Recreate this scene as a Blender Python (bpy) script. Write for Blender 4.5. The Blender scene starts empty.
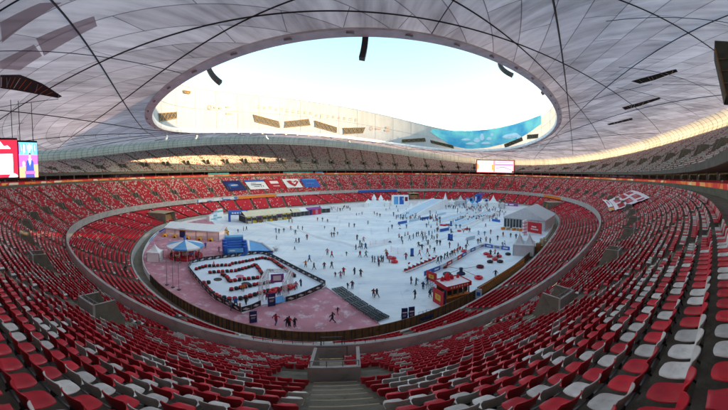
import bpy, bmesh, math, random
import numpy as np
from mathutils import Vector, Matrix

random.seed(7); rng = np.random.default_rng(7)
S = bpy.context.scene
COL = S.collection
PI = math.pi

# ---------------------------------------------------------------- camera
EYE = 20.4                      # metres above the arena floor
F, YC, PITCH = 258.02, 184.70, 0.0455
CAMZ = EYE
cd = bpy.data.cameras.new('camera'); cam = bpy.data.objects.new('camera', cd); COL.objects.link(cam)
cd.type = 'PANO'; cd.panorama_type = 'EQUIRECTANGULAR'
cd.longitude_min, cd.longitude_max = -364/F, 364/F
cd.latitude_min, cd.latitude_max = -(410-YC)/F, YC/F
cd.clip_start, cd.clip_end = 0.05, 20000
cam.location = (0, 0, CAMZ); cam.rotation_euler = (PI/2-PITCH, 0, 0)
S.camera = cam

# ---------------------------------------------------------------- sky and sun
SUN_AZ, SUN_EL = math.radians(101), math.radians(8.3)      # azimuth clockwise from +Y
W = bpy.data.worlds.new('World'); S.world = W; W.use_nodes = True
nt = W.node_tree; bg = nt.nodes['Background']
sky = nt.nodes.new('ShaderNodeTexSky'); sky.sky_type = 'NISHITA'; sky.sun_disc = False
sky.sun_elevation = SUN_EL; sky.sun_rotation = SUN_AZ
sky.air_density = 1.0; sky.dust_density = 1.4; sky.ozone_density = .6
tn = nt.nodes.new('ShaderNodeMix'); tn.data_type = 'RGBA'; tn.blend_type = 'MULTIPLY'; tn.inputs[0].default_value = 1; tn.inputs[7].default_value = (.90, 1.0, .95, 1)
nt.links.new(sky.outputs[0], tn.inputs[6]); nt.links.new(tn.outputs[2], bg.inputs[0]); bg.inputs[1].default_value = 0.14
sl = bpy.data.lights.new('sun', 'SUN'); sun = bpy.data.objects.new('sun', sl); COL.objects.link(sun)
sl.energy = 2.4; sl.angle = math.radians(0.5); sl.color = (1.0, 0.68, 0.38)
sd = Vector((math.sin(SUN_AZ)*math.cos(SUN_EL), math.cos(SUN_AZ)*math.cos(SUN_EL), math.sin(SUN_EL)))
sun.rotation_euler = sd.to_track_quat('Z', 'Y').to_euler(); sun.location = sd*300
S.view_settings.view_transform = 'Standard'; S.view_settings.look = 'None'
S.view_settings.gamma = 1; S.view_settings.use_curve_mapping = False
S.view_settings.exposure = 2.62
S.render.engine = 'CYCLES'
S.cycles.use_denoising = True
S.cycles.max_bounces = 10; S.cycles.diffuse_bounces = 7; S.cycles.transmission_bounces = 8
S.cycles.sample_clamp_indirect = 8

# ---------------------------------------------------------------- picture <-> place
CP, SP = math.cos(PITCH), math.sin(PITCH)
def ray(px, py):
    az = (px-364)/F; el = (YC-py)/F
    x, y, z = math.sin(az)*math.cos(el), math.cos(az)*math.cos(el), math.sin(el)
    return Vector((x, CP*y+SP*z, -SP*y+CP*z))
def at(px, py, z=0.0):
    d = ray(px, py); k = (z-EYE)/d.z
    return Vector((d.x*k, d.y*k, z))
def along(px, py, r):            # the point at horizontal range r
    d = ray(px, py); k = r/math.hypot(d.x, d.y)
    return Vector((d.x*k, d.y*k, EYE+d.z*k))
def rng_of(p): return math.hypot(p[0], p[1])
def hgt(px, py0, py1):
    p = at(px, py0); return along(px, py1, rng_of(p)).z
def to_px(P):
    P = np.atleast_2d(np.asarray(P, float)); x, y, z = P[:, 0], P[:, 1], P[:, 2]-EYE
    y2 = CP*y-SP*z; z2 = SP*y+CP*z
    return np.stack([364+F*np.arctan2(x, y2), YC-F*np.arctan2(z2, np.hypot(x, y2))], 1)

# ---------------------------------------------------------------- rings of the bowl
CX, CY, TH = 12.495, 105.793, -0.893
def ring(a, b, n, z, s=0.0, ph=0.0): return np.array([a, b, n, z, s, ph], float)
def P(R, t):
    t = np.asarray(t, float); c, si = np.cos(t), np.sin(t)
    X = R[0]*np.sign(c)*np.abs(c)**(2/R[2]); Y = R[1]*np.sign(si)*np.abs(si)**(2/R[2])
    if R[3] < 20 and R[0] < 126.4:          # the bowl bulges slightly at the viewer's end
        g = 1+.115*(1-R[0]/126.4)*np.exp(-(((t-2.236+PI) % (2*PI)-PI)/.30)**2); X = X*g; Y = Y*g
    x = CX+Y*math.cos(TH)-X*math.sin(TH); y = CY+Y*math.sin(TH)+X*math.cos(TH)
    return np.stack([x, y, R[3]+R[4]*np.cos(2*t+R[5])+0*x], -1)
def lerp(A, B, k): return A*(1-k)+B*k
def zed(R, z): R = R.copy(); R[3] = z; return R
def off(R, d, dz=0.0): R = R.copy(); R[0] += d; R[1] += d; R[3] += dz; return R
rA = ring(91.0, 61.97, 2.509, 1.25)
rB = ring(107.84, 77.02, 2.025, 7.2)
rC = ring(129.77, 98.05, 1.949, 19.5)
rD = ring(130.81, 95.64, 1.949, 22.6)
rE = ring(85.575, 60.962, 2.183, 40.05, -3.462, .176)
rF = ring(158.44, 127.94, 2.172, 37.4, -7.873, 0)
rT = zed(lerp(rB, rC, .85), 18.3)      # last row of the middle tier
T_CIRC = np.linspace(0, 2*PI, 361)
def ring_t(R, px, far=True):            # parameter of the ring point seen at column px
    t = np.linspace(0, 2*PI, 7201); p = P(R, t); u = to_px(p)[:, 0]
    ok = np.abs(u-px) < 1.2; r = np.hypot(p[:, 0], p[:, 1])
    i = np.where(ok)[0]; j = i[np.argmax(r[i]) if far else np.argmin(r[i])]
    return float(t[j])
def frame(R, t):                        # point, tangent, inward normal (horizontal)
    a, b, c = P(R, t), P(R, t+1e-3), P(R, t-1e-3)
    tg = (b-c); tg[..., 2] = 0; tg /= np.linalg.norm(tg, axis=-1, keepdims=True)
    inn = np.stack([-tg[..., 1], tg[..., 0], 0*tg[..., 0]], -1)
    cen = np.array([CX, CY, 0])-a
    sg = np.sign((inn*cen).sum(-1, keepdims=True)); return a, tg, inn*sg

# ---------------------------------------------------------------- materials
def mat(name, col, rough=.6, var=.12, scale=3.0, bump=0.0, bscale=40.0, spec=.4, metal=0.0, emit=0.0, coat=0.0):
    m = bpy.data.materials.new(name); m.use_nodes = True; n = m.node_tree; b = n.nodes['Principled BSDF']
    b.inputs['Roughness'].default_value = rough; b.inputs['Metallic'].default_value = metal
    b.inputs['Specular IOR Level'].default_value = spec; b.inputs['Coat Weight'].default_value = coat
    tc = n.nodes.new('ShaderNodeTexCoord')
    no = n.nodes.new('ShaderNodeTexNoise'); no.inputs['Scale'].default_value = scale; no.inputs['Detail'].default_value = 6
    n.links.new(tc.outputs['Object'], no.inputs['Vector'])
    mr = n.nodes.new('ShaderNodeMapRange'); mr.inputs[1].default_value = .25; mr.inputs[2].default_value = .75
    mr.inputs[3].default_value = 1-var; mr.inputs[4].default_value = 1+var
    n.links.new(no.outputs[0], mr.inputs[0])
    mx = n.nodes.new('ShaderNodeMix'); mx.data_type = 'RGBA'; mx.blend_type = 'MULTIPLY'; mx.inputs[0].default_value = 1
    mx.inputs[6].default_value = (*col, 1); n.links.new(mr.outputs[0], mx.inputs[7])
    n.links.new(mx.outputs[2], b.inputs['Base Color'])
    if emit:
        n.links.new(mx.outputs[2], b.inputs['Emission Color']); b.inputs['Emission Strength'].default_value = emit
    if bump:
        n2 = n.nodes.new('ShaderNodeTexNoise'); n2.inputs['Scale'].default_value = bscale; n2.inputs['Detail'].default_value = 4
        n.links.new(tc.outputs['Object'], n2.inputs['Vector'])
        bp = n.nodes.new('ShaderNodeBump'); bp.inputs['Strength'].default_value = bump; bp.inputs['Distance'].default_value = .05
        n.links.new(n2.outputs[0], bp.inputs['Height']); n.links.new(bp.outputs[0], b.inputs['Normal'])
    return m
M = {}
def mk(k, *a, **kw): M[k] = mat(k, *a, **kw)
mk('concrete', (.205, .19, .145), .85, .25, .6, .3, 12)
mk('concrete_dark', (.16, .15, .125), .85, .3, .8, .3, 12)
mk('parapet', (.46, .425, .395), .7, .2, .5)
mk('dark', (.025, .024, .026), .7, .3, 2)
mk('steel_dark', (.05, .045, .05), .5, .2, 2)
mk('steel', (.35, .35, .37), .4, .15, 3, metal=.6)
mk('red', (.70, .014, .034), .42, .22, 5, coat=.15)
mk('white_seat', (.76, .73, .68), .45, .16, 5, coat=.1)
mk('red_cloth', (.52, .02, .03), .7, .12, 3)
mk('white_cloth', (.86, .855, .85), .75, .06, 1.2, .15, 6)
mk('pink_cloth', (.83, .72, .745), .75, .06, 1.2)
mk('grey_cloth', (.55, .56, .58), .75, .08, 1.2)
mk('blue_cloth', (.03, .13, .50), .5, .15, 1)
mk('navy', (.02, .03, .14), .6, .2, 1)
mk('sky_blue', (.12, .38, .70), .55, .15, 1)
mk('teal', (.10, .48, .50), .5, .2, .7)
mk('pale_blue', (.52, .66, .78), .6, .1, .6)
mk('orange', (.75, .22, .03), .6, .12, 2)
mk('yellow', (.70, .48, .06), .6, .12, 2)
mk('cream', (.70, .62, .45), .7, .1, 1)
mk('purple', (.26, .07, .30), .6, .15, 1)
mk('wood', (.30, .15, .05), .7, .3, 4)
mk('hoarding', (.17, .085, .035), .7, .35, 1.5)
mk('black_rubber', (.022, .022, .024), .55, .2, 3)
mk('glass_dark', (.04, .05, .06), .12, .2, 1)
mk('skin', (.50, .31, .22), .6, .05, 3)
mk('snow', (.80, .85, .92), .65, .10, .12, .5, .9, spec=.3)
mk('snow_block', (.84, .87, .90), .7, .06, .6, .4, 3)
mk('white_paint', (.78, .78, .77), .5, .05, 1)
mk('speaker', (.055, .048, .05), .55, .25, 3)
mk('gold_steel', (.20, .135, .05), .6, .25, 2)
for k, c in dict(black=(.02, .02, .024), charcoal=(.05, .05, .055), navy_blue=(.02, .03, .09), red_wear=(.45, .02, .03), maroon=(.16, .02, .04), blue_wear=(.03, .13, .42),
                 grey=(.22, .22, .23), white_wear=(.70, .70, .70), pink=(.62, .20, .28), orange_wear=(.62, .18, .03), brown=(.12, .06, .03), denim=(.05, .09, .19), green=(.03, .14, .07), beige=(.45, .36, .24)).items():
    mk('wear_'+k, c, .8, .15, 6)

def stained(m, scale, dark, amt):
    n = m.node_tree; b = n.nodes['Principled BSDF']; src = b.inputs['Base Color'].links[0].from_socket
    tc = n.nodes.new('ShaderNodeTexCoord'); no = n.nodes.new('ShaderNodeTexNoise'); no.inputs['Scale'].default_value = scale; no.inputs['Detail'].default_value = 10; no.inputs['Roughness'].default_value = .75; no.inputs['Distortion'].default_value = .6
    n.links.new(tc.outputs['Object'], no.inputs['Vector'])
    cr = n.nodes.new('ShaderNodeValToRGB'); cr.color_ramp.elements[0].position = .50; cr.color_ramp.elements[0].color = (0, 0, 0, 1); cr.color_ramp.elements[1].position = .72; cr.color_ramp.elements[1].color = (amt, amt, amt, 1); n.links.new(no.outputs[0], cr.inputs[0])
    mx = n.nodes.new('ShaderNodeMix'); mx.data_type = 'RGBA'; n.links.new(cr.outputs[0], mx.inputs[0]); n.links.new(src, mx.inputs[6]); mx.inputs[7].default_value = (*dark, 1); n.links.new(mx.outputs[2], b.inputs['Base Color'])
stained(M['concrete'], 1.6, (.075, .07, .05), .8); stained(M['parapet'], 1.1, (.16, .15, .12), .7); stained(M['hoarding'], .6, (.30, .13, .03), .5)
# the running track: old pink-red rubber with snow dust
def track_mat():
    m = mat('track_rubber', (.54, .225, .27), .8, .25, .25, .3, 6); n = m.node_tree; b = n.nodes['Principled BSDF']
    src = b.inputs['Base Color'].links[0].from_socket
    tc = n.nodes.new('ShaderNodeTexCoord'); no = n.nodes.new('ShaderNodeTexNoise'); no.inputs['Scale'].default_value = .55; no.inputs['Detail'].default_value = 9; no.inputs['Roughness'].default_value = .72
    n.links.new(tc.outputs['Object'], no.inputs['Vector'])
    cr = n.nodes.new('ShaderNodeValToRGB'); cr.color_ramp.elements[0].position = .52; cr.color_ramp.elements[1].position = .70
    n.links.new(no.outputs[0], cr.inputs[0])
    mx = n.nodes.new('ShaderNodeMix'); mx.data_type = 'RGBA'; n.links.new(cr.outputs[0], mx.inputs[0]); n.links.new(src, mx.inputs[6]); mx.inputs[7].default_value = (.78, .66, .70, 1)
    n.links.new(mx.outputs[2], b.inputs['Base Color']); return m
M['track'] = track_mat()
# snow with ski tracks and grey slush
def snow_mat():
    m = mat('packed_snow', (.84, .87, .895), .55, .05, .5, .6, .7, spec=.35); n = m.node_tree; b = n.nodes['Principled BSDF']; L = n.links.new
    src = b.inputs['Base Color'].links[0].from_socket; tc = n.nodes.new('ShaderNodeTexCoord'); cur = src
    # broad slush, then two families of fine ski tracks, then trodden patches
    for sc, rot, det, lo, hi, col in (((.05, .16, 1), .5, 10, .42, .68, (.72, .78, .85, 1)), ((.9, .03, 1), .35, 4, .60, .72, (.74, .79, .86, 1)), ((.03, 1.1, 1), .9, 4, .60, .74, (.76, .81, .87, 1)), ((.35, .35, 1), 0, 9, .60, .70, (.70, .74, .80, 1))):
        mp = n.nodes.new('ShaderNodeMapping'); mp.inputs['Scale'].default_value = sc; mp.inputs['Rotation'].default_value = (0, 0, rot)
        no = n.nodes.new('ShaderNodeTexNoise'); no.inputs['Scale'].default_value = 1; no.inputs['Detail'].default_value = det; no.inputs['Roughness'].default_value = .65; no.inputs['Distortion'].default_value = .5
        L(tc.outputs['Object'], mp.inputs[0]); L(mp.outputs[0], no.inputs['Vector'])
        cr = n.nodes.new('ShaderNodeValToRGB'); cr.color_ramp.elements[0].position = lo; cr.color_ramp.elements[1].position = hi; cr.color_ramp.elements[0].color = (1, 1, 1, 1); cr.color_ramp.elements[1].color = col
        L(no.outputs[0], cr.inputs[0]); mx = n.nodes.new('ShaderNodeMix'); mx.data_type = 'RGBA'; mx.blend_type = 'MULTIPLY'; mx.inputs[0].default_value = 1; L(cur, mx.inputs[6]); L(cr.outputs[0], mx.inputs[7]); cur = mx.outputs[2]
    L(cur, b.inputs['Base Color']); return m
M['packed_snow'] = snow_mat()
# seats of the far stands: colour from a per-seat attribute
def seat_mat():
    m = bpy.data.materials.new('seat_plastic'); m.use_nodes = True; n = m.node_tree; b = n.nodes['Principled BSDF']
    a = n.nodes.new('ShaderNodeAttribute'); a.attribute_name = 'tint'; n.links.new(a.outputs['Color'], b.inputs['Base Color'])
    b.inputs['Roughness'].default_value = .42; return m
M['seats'] = seat_mat()
# membrane: woven fabric that lets daylight through; seams, rain streaks and dust
def membrane(name, col, trans, joints=True, streak=.35, su=1.0, sv=1.0):
    m = bpy.data.materials.new(name); m.use_nodes = True; n = m.node_tree; n.nodes.clear(); L = n.links.new
    out = n.nodes.new('ShaderNodeOutputMaterial'); uv = n.nodes.new('ShaderNodeUVMap')
    mp = n.nodes.new('ShaderNodeMapping'); mp.inputs['Scale'].default_value = (.42*su, .07*sv, 1); L(uv.outputs[0], mp.inputs[0])
    no = n.nodes.new('ShaderNodeTexNoise'); no.inputs['Scale'].default_value = 1; no.inputs['Detail'].default_value = 7; no.inputs['Roughness'].default_value = .6; L(mp.outputs[0], no.inputs['Vector'])
    n2 = n.nodes.new('ShaderNodeTexNoise'); n2.inputs['Scale'].default_value = .06; n2.inputs['Detail'].default_value = 8; n2.inputs['Roughness'].default_value = .62; L(uv.outputs[0], n2.inputs['Vector'])
    ad = n.nodes.new('ShaderNodeMath'); ad.operation = 'MULTIPLY'; L(no.outputs[0], ad.inputs[0]); L(n2.outputs[0], ad.inputs[1])
    mr = n.nodes.new('ShaderNodeMapRange'); mr.inputs[1].default_value = .13; mr.inputs[2].default_value = .40; mr.inputs[3].default_value = 1+streak*.5; mr.inputs[4].default_value = 1-streak; L(ad.outputs[0], mr.inputs[0])
    mx = n.nodes.new('ShaderNodeMix'); mx.data_type = 'RGBA'; mx.blend_type = 'MULTIPLY'; mx.inputs[0].default_value = 1; mx.inputs[6].default_value = (*col, 1); L(mr.outputs[0], mx.inputs[7])
    c = mx.outputs[2]
    if joints:
        br = n.nodes.new('ShaderNodeTexBrick'); br.inputs['Scale'].default_value = .12; br.inputs['Mortar Size'].default_value = .012; br.inputs['Brick Width'].default_value = 2.6; br.inputs['Row Height'].default_value = .62
        br.offset = .5; br.inputs['Color1'].default_value = (1, 1, 1, 1); br.inputs['Color2'].default_value = (.72, .70, .70, 1); br.inputs['Mortar'].default_value = (.34, .32, .34, 1); br.inputs['Mortar Smooth'].default_value = .3
        rt = n.nodes.new('ShaderNodeMapping'); rt.inputs['Rotation'].default_value = (0, 0, .5); L(uv.outputs[0], rt.inputs[0]); L(rt.outputs[0], br.inputs['Vector'])
        m2 = n.nodes.new('ShaderNodeMix'); m2.data_type = 'RGBA'; m2.blend_type = 'MULTIPLY'; m2.inputs[0].default_value = 1; L(c, m2.inputs[6]); L(br.outputs[0], m2.inputs[7]); c = m2.outputs[2]
    df = n.nodes.new('ShaderNodeBsdfDiffuse'); tr = n.nodes.new('ShaderNodeBsdfTranslucent'); ms = n.nodes.new('ShaderNodeMixShader'); ms.inputs[0].default_value = trans
    L(c, df.inputs[0]); L(c, tr.inputs[0]); L(df.outputs[0], ms.inputs[1]); L(tr.outputs[0], ms.inputs[2]); L(ms.outputs[0], out.inputs[0]); return m
M['membrane'] = membrane('roof_membrane', (.53, .445, .495), .58, True, .46)
M['old_membrane'] = membrane('old_membrane', (.60, .53, .56), .60, False, .35)
M['cove'] = membrane('cove_membrane', (.50, .47, .45), .40, False, .25)
M['etfe'] = membrane('etfe_foil', (.33, .35, .40), .42, False, .15)
def bands(name, cols, scale, emit=0.0):      # patchwork of printed boards along u
    m = bpy.data.materials.new(name); m.use_nodes = True; n = m.node_tree; b = n.nodes['Principled BSDF']; L = n.links.new
    uv = n.nodes.new('ShaderNodeUVMap'); mp = n.nodes.new('ShaderNodeMapping'); mp.inputs['Scale'].default_value = (scale, .4, 1); L(uv.outputs[0], mp.inputs[0])
    v = n.nodes.new('ShaderNodeTexVoronoi'); v.inputs['Scale'].default_value = 1; L(mp.outputs[0], v.inputs['Vector'])
    sp = n.nodes.new('ShaderNodeSeparateColor'); L(v.outputs['Color'], sp.inputs[0])
    cr = n.nodes.new('ShaderNodeValToRGB'); cr.color_ramp.interpolation = 'CONSTANT'; e = cr.color_ramp.elements
    while len(e) < len(cols): e.new(.5)
    for i, c in enumerate(cols): e[i].position = i/len(cols); e[i].color = (*c, 1)
    L(sp.outputs[0], cr.inputs[0]); L(cr.outputs[0], b.inputs['Base Color']); b.inputs['Roughness'].default_value = .5
    if emit: L(cr.outputs[0], b.inputs['Emission Color']); b.inputs['Emission Strength'].default_value = emit
    return m
M['boards'] = bands('box_front_boards', [(.62, .05, .02), (.72, .20, .04), (.70, .55, .40), (.65, .10, .03), (.75, .33, .10), (.55, .03, .03)], .35, .06)  # faint emission added to brighten the orange boards, which are no lamps
M['ads_blue'] = bands('printed_boards_blue', [(.55, .60, .66), (.05, .12, .40), (.70, .72, .75), (.08, .2, .5), (.6, .6, .62)], .3)

def glow(name, col, s):
    m = bpy.data.materials.new(name); m.use_nodes = True; b = m.node_tree.nodes['Principled BSDF']
    b.inputs['Base Color'].default_value = (0.02, .02, .02, 1); b.inputs['Emission Color'].default_value = (*col, 1); b.inputs['Emission Strength'].default_value = s; return m

# ---------------------------------------------------------------- mesh builder
class MB:
    def __init__(s): s.v, s.f, s.m, s.uv, s.mats = [], [], [], [], []
    def mi(s, k):
        if k not in s.mats: s.mats.append(k)
        return s.mats.index(k)
    def face(s, pts, k, uv=None):
        b = len(s.v); s.v += [tuple(p) for p in pts]; s.f.append(tuple(range(b, b+len(pts)))); s.m.append(s.mi(k)); s.uv.append(uv)
    def grid(s, rows, k, uvs=None, closed=False):
        b = len(s.v); n = len(rows[0])
        for r in rows: s.v += [tuple(p) for p in r]
        mi = s.mi(k)
        for i in range(len(rows)-1):
            for j in range(n-1 if not closed else n):
                j2 = (j+1) % n
                s.f.append((b+i*n+j, b+i*n+j2, b+(i+1)*n+j2, b+(i+1)*n+j)); s.m.append(mi)
                s.uv.append(None if uvs is None else (uvs[i][j], uvs[i][j2], uvs[i+1][j2], uvs[i+1][j]))
    def box(s, c, sx, sy, sz, k, rz=0.0, taper=1.0):     # c = centre of the base
        ca, sa = math.cos(rz), math.sin(rz); b = len(s.v)
        for z, q in ((0, 1), (sz, taper)):
            for x, y in ((-1, -1), (1, -1), (1, 1), (-1, 1)):
                X, Y = x*sx/2*q, y*sy/2*q; s.v.append((c[0]+X*ca-Y*sa, c[1]+X*sa+Y*ca, c[2]+z))
        for f in ((3, 2, 1, 0), (4, 5, 6, 7), (0, 1, 5, 4), (1, 2, 6, 5), (2, 3, 7, 6), (3, 0, 4, 7)):
            s.f.append(tuple(b+i for i in f)); s.m.append(s.mi(k)); s.uv.append(None)
    def prism(s, poly, z0, z1, k, ktop=None):
        n = len(poly); b = len(s.v)
        s.v += [(p[0], p[1], z0) for p in poly]+[(p[0], p[1], z1) for p in poly]
        for i in range(n): s.f.append((b+i, b+(i+1) % n, b+n+(i+1) % n, b+n+i)); s.m.append(s.mi(k)); s.uv.append(None)
        s.f.append(tuple(range(b+n-1, b-1, -1))); s.m.append(s.mi(k)); s.uv.append(None)
        s.f.append(tuple(range(b+n, b+2*n))); s.m.append(s.mi(ktop or k)); s.uv.append(None)
    def tube(s, pts, r, k, n=6, r2=None):
        pts = [Vector(p) for p in pts]; rows = []
        for i, p in enumerate(pts):
            d = (pts[min(i+1, len(pts)-1)]-pts[max(i-1, 0)]).normalized(); u = d.orthogonal().normalized() if abs(d.z) > .9 else Vector((0, 0, 1)).cross(d).normalized(); w = d.cross(u)
            rr = r if r2 is None else r+(r2-r)*i/max(len(pts)-1, 1)
            rows.append([p+u*math.cos(a)*rr+w*math.sin(a)*rr for a in [2*PI*j/n for j in range(n)]])
        s.grid(rows, k, closed=True); s.face(rows[0][::-1], k); s.face(rows[-1], k)
    def lathe(s, c, prof, k, n=16, ks=None):             # prof = [(r, z)...]; ks picks a material per sector
        b = len(s.v)
        for r, z in prof:
            for j in range(n): a = 2*PI*j/n; s.v.append((c[0]+r*math.cos(a), c[1]+r*math.sin(a), c[2]+z))
        for i in range(len(prof)-1):
            for j in range(n):
                j2 = (j+1) % n; s.f.append((b+i*n+j, b+i*n+j2, b+(i+1)*n+j2, b+(i+1)*n+j)); s.m.append(s.mi(ks[j % len(ks)] if ks else k)); s.uv.append(None)
    def torus(s, c, R, r, k, n=14, q=7, sq=1.0):
        b = len(s.v)
        for i in range(n):
            a = 2*PI*i/n
            for j in range(q): e = 2*PI*j/q; s.v.append((c[0]+(R+r*math.cos(e))*math.cos(a), c[1]+(R+r*math.cos(e))*math.sin(a), c[2]+r*sq*math.sin(e)))
        for i in range(n):
            for j in range(q): s.f.append((b+i*q+j, b+((i+1) % n)*q+j, b+((i+1) % n)*q+(j+1) % q, b+i*q+(j+1) % q)); s.m.append(s.mi(k)); s.uv.append(None)
    def build(s, name, parent=None, smooth=False, loc=None, link=True):
        me = bpy.data.meshes.new(name); me.from_pydata(s.v, [], s.f)
        for k in s.mats: me.materials.append(M[k] if isinstance(k, str) else k)
        me.polygons.foreach_set('material_index', s.m)
        if any(u is not None for u in s.uv):
            ul = me.uv_layers.new(name='UVMap'); fl = []
            for f, u in zip(s.f, s.uv): fl += [c for q in (u or [(0, 0)]*len(f)) for c in q]
            ul.data.foreach_set('uv', fl)
        if smooth: me.polygons.foreach_set('use_smooth', [True]*len(s.f))
        me.update(); o = bpy.data.objects.new(name, me)
        if link: COL.objects.link(o)
        if parent is not None:
            o.parent = parent
            if loc is None: o.matrix_parent_inverse = Matrix.Translation(-Vector(parent.location))
        if loc is not None: o.location = loc
        return o
def tag(o, label=None, cat=None, group=None, kind=None):
    if label: o['label'] = label
    if cat: o['category'] = cat
    if group: o['group'] = group
    if kind: o['kind'] = kind
    return o
def thing(name, loc, label, cat, group=None):
    o = bpy.data.objects.new(name, None); COL.objects.link(o); o.location = loc; o.empty_display_size = .3
    return tag(o, label, cat, group)
def loft(mb, rings, ts, k, vs=None):
    rows = [P(R, ts) for R in rings]; a = P(rings[0], ts); s = np.concatenate([[0], np.cumsum(np.linalg.norm(np.diff(a, axis=0), axis=1))])
    v, uvs = 0.0, []
    for i, r in enumerate(rows):
        if i: v += float(np.linalg.norm(rows[i]-rows[i-1], axis=1).mean())
        uvs.append([(float(x), v) for x in s])
    mb.grid(rows, k, uvs)
def ordinal(n):
    w = 'first second third fourth fifth sixth seventh eighth ninth tenth eleventh twelfth'.split()
    return w[n-1] if n <= 12 else '%d%s' % (n, 'th' if 10 <= n % 100 <= 20 else {1: 'st', 2: 'nd', 3: 'rd'}.get(n % 10, 'th'))

# ================================================================= SETTING: ground, track, snow
mb = MB(); mb.face([(-3000, -3000, -.6), (3000, -3000, -.6), (3000, 3000, -.6), (-3000, 3000, -.6)], 'concrete_dark'); tag(mb.build('ground'), kind='structure')
rH = zed(off(rA, -2.3), 0.0)                        # inner edge of the trench round the arena floor
mb = MB(); pts = P(zed(rH, 0.0), T_CIRC[:-1]); mb.prism([tuple(p) for p in pts], -.55, 0.0, 'concrete_dark', 'track'); tag(mb.build('running_track'), kind='structure')
mb = MB(); loft(mb, [zed(off(rH, .004), -.45), zed(rA, -.45)], T_CIRC, 'concrete'); tag(mb.build('trench_floor'), kind='structure')
# snow: everything beyond the border line read off the ground
bord = [at(*q) for q in ((206, 216), (233, 241), (247, 254), (264, 256.5), (300, 274), (327, 288), (345, 300), (366, 313), (383, 327))]
hp = P(zed(off(rA, -2.9), 0.0), np.linspace(0, 2*PI, 721)[:-1])
i0 = int(np.argmin(np.hypot(hp[:, 0]-bord[0].x, hp[:, 1]-bord[0].y))); i1 = int(np.argmin(np.hypot(hp[:, 0]-bord[-1].x, hp[:, 1]-bord[-1].y)))
def arc_idx(a, b, n, up):
    return [(a+k*(1 if up else -1)) % n for k in range(((b-a) if up else (a-b)) % n+1)]
cand = [arc_idx(i1, i0, 720, True), arc_idx(i1, i0, 720, False)]
cand.sort(key=len, reverse=True)
poly = [(b.x, b.y) for b in bord]+[(hp[i][0], hp[i][1]) for i in cand[0]]
area = sum(poly[i][0]*poly[(i+1) % len(poly)][1]-poly[(i+1) % len(poly)][0]*poly[i][1] for i in range(len(poly)))
if area < 0: poly = poly[::-1]
mb = MB(); mb.prism(poly, .0, .10, 'packed_snow'); tag(mb.build('snow_field'), kind='structure')
SNOW = poly; GZ = .10
def on_snow(p):
    x, y = p[0], p[1]; c = False
    for i in range(len(SNOW)):
        (x1, y1), (x2, y2) = SNOW[i], SNOW[i-1]
        if (y1 > y) != (y2 > y) and x < (x2-x1)*(y-y1)/(y2-y1)+x1: c = not c
    return c
def ground(px, py):
    p = at(px, py, 0.0)
    return at(px, py, GZ) if on_snow(p) else p

# ================================================================= THE BOWL
NA = 54
tfine = np.linspace(0, 2*PI, 7201)
rV = lerp(rB, rT, .3)
sB = np.concatenate([[0], np.cumsum(np.linalg.norm(np.diff(P(rV, tfine), axis=0), axis=1))]); LB = sB[-1]
# the stair aisle under the camera sets the phase of the aisles
dd = np.hypot(P(rV, tfine)[:, 0]+1.25, P(rV, tfine)[:, 1]-11.5); s0 = sB[int(np.argmin(dd))]
AIS = np.sort(np.interp((s0+LB*np.arange(NA)/NA) % LB, sB, tfine))
T0 = float(np.interp(s0 % LB, sB, tfine))
def tmod(a): return (a+PI) % (2*PI)-PI
def skew(a, f): return -.0165*(f-.45)*np.exp(-(tmod(a-T0)/.22)**2)       # the stairs under the viewer run slightly askew
def dsdt(R, t): return float(np.linalg.norm(P(R, t+1e-3)-P(R, t-1e-3))/2e-3)

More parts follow.
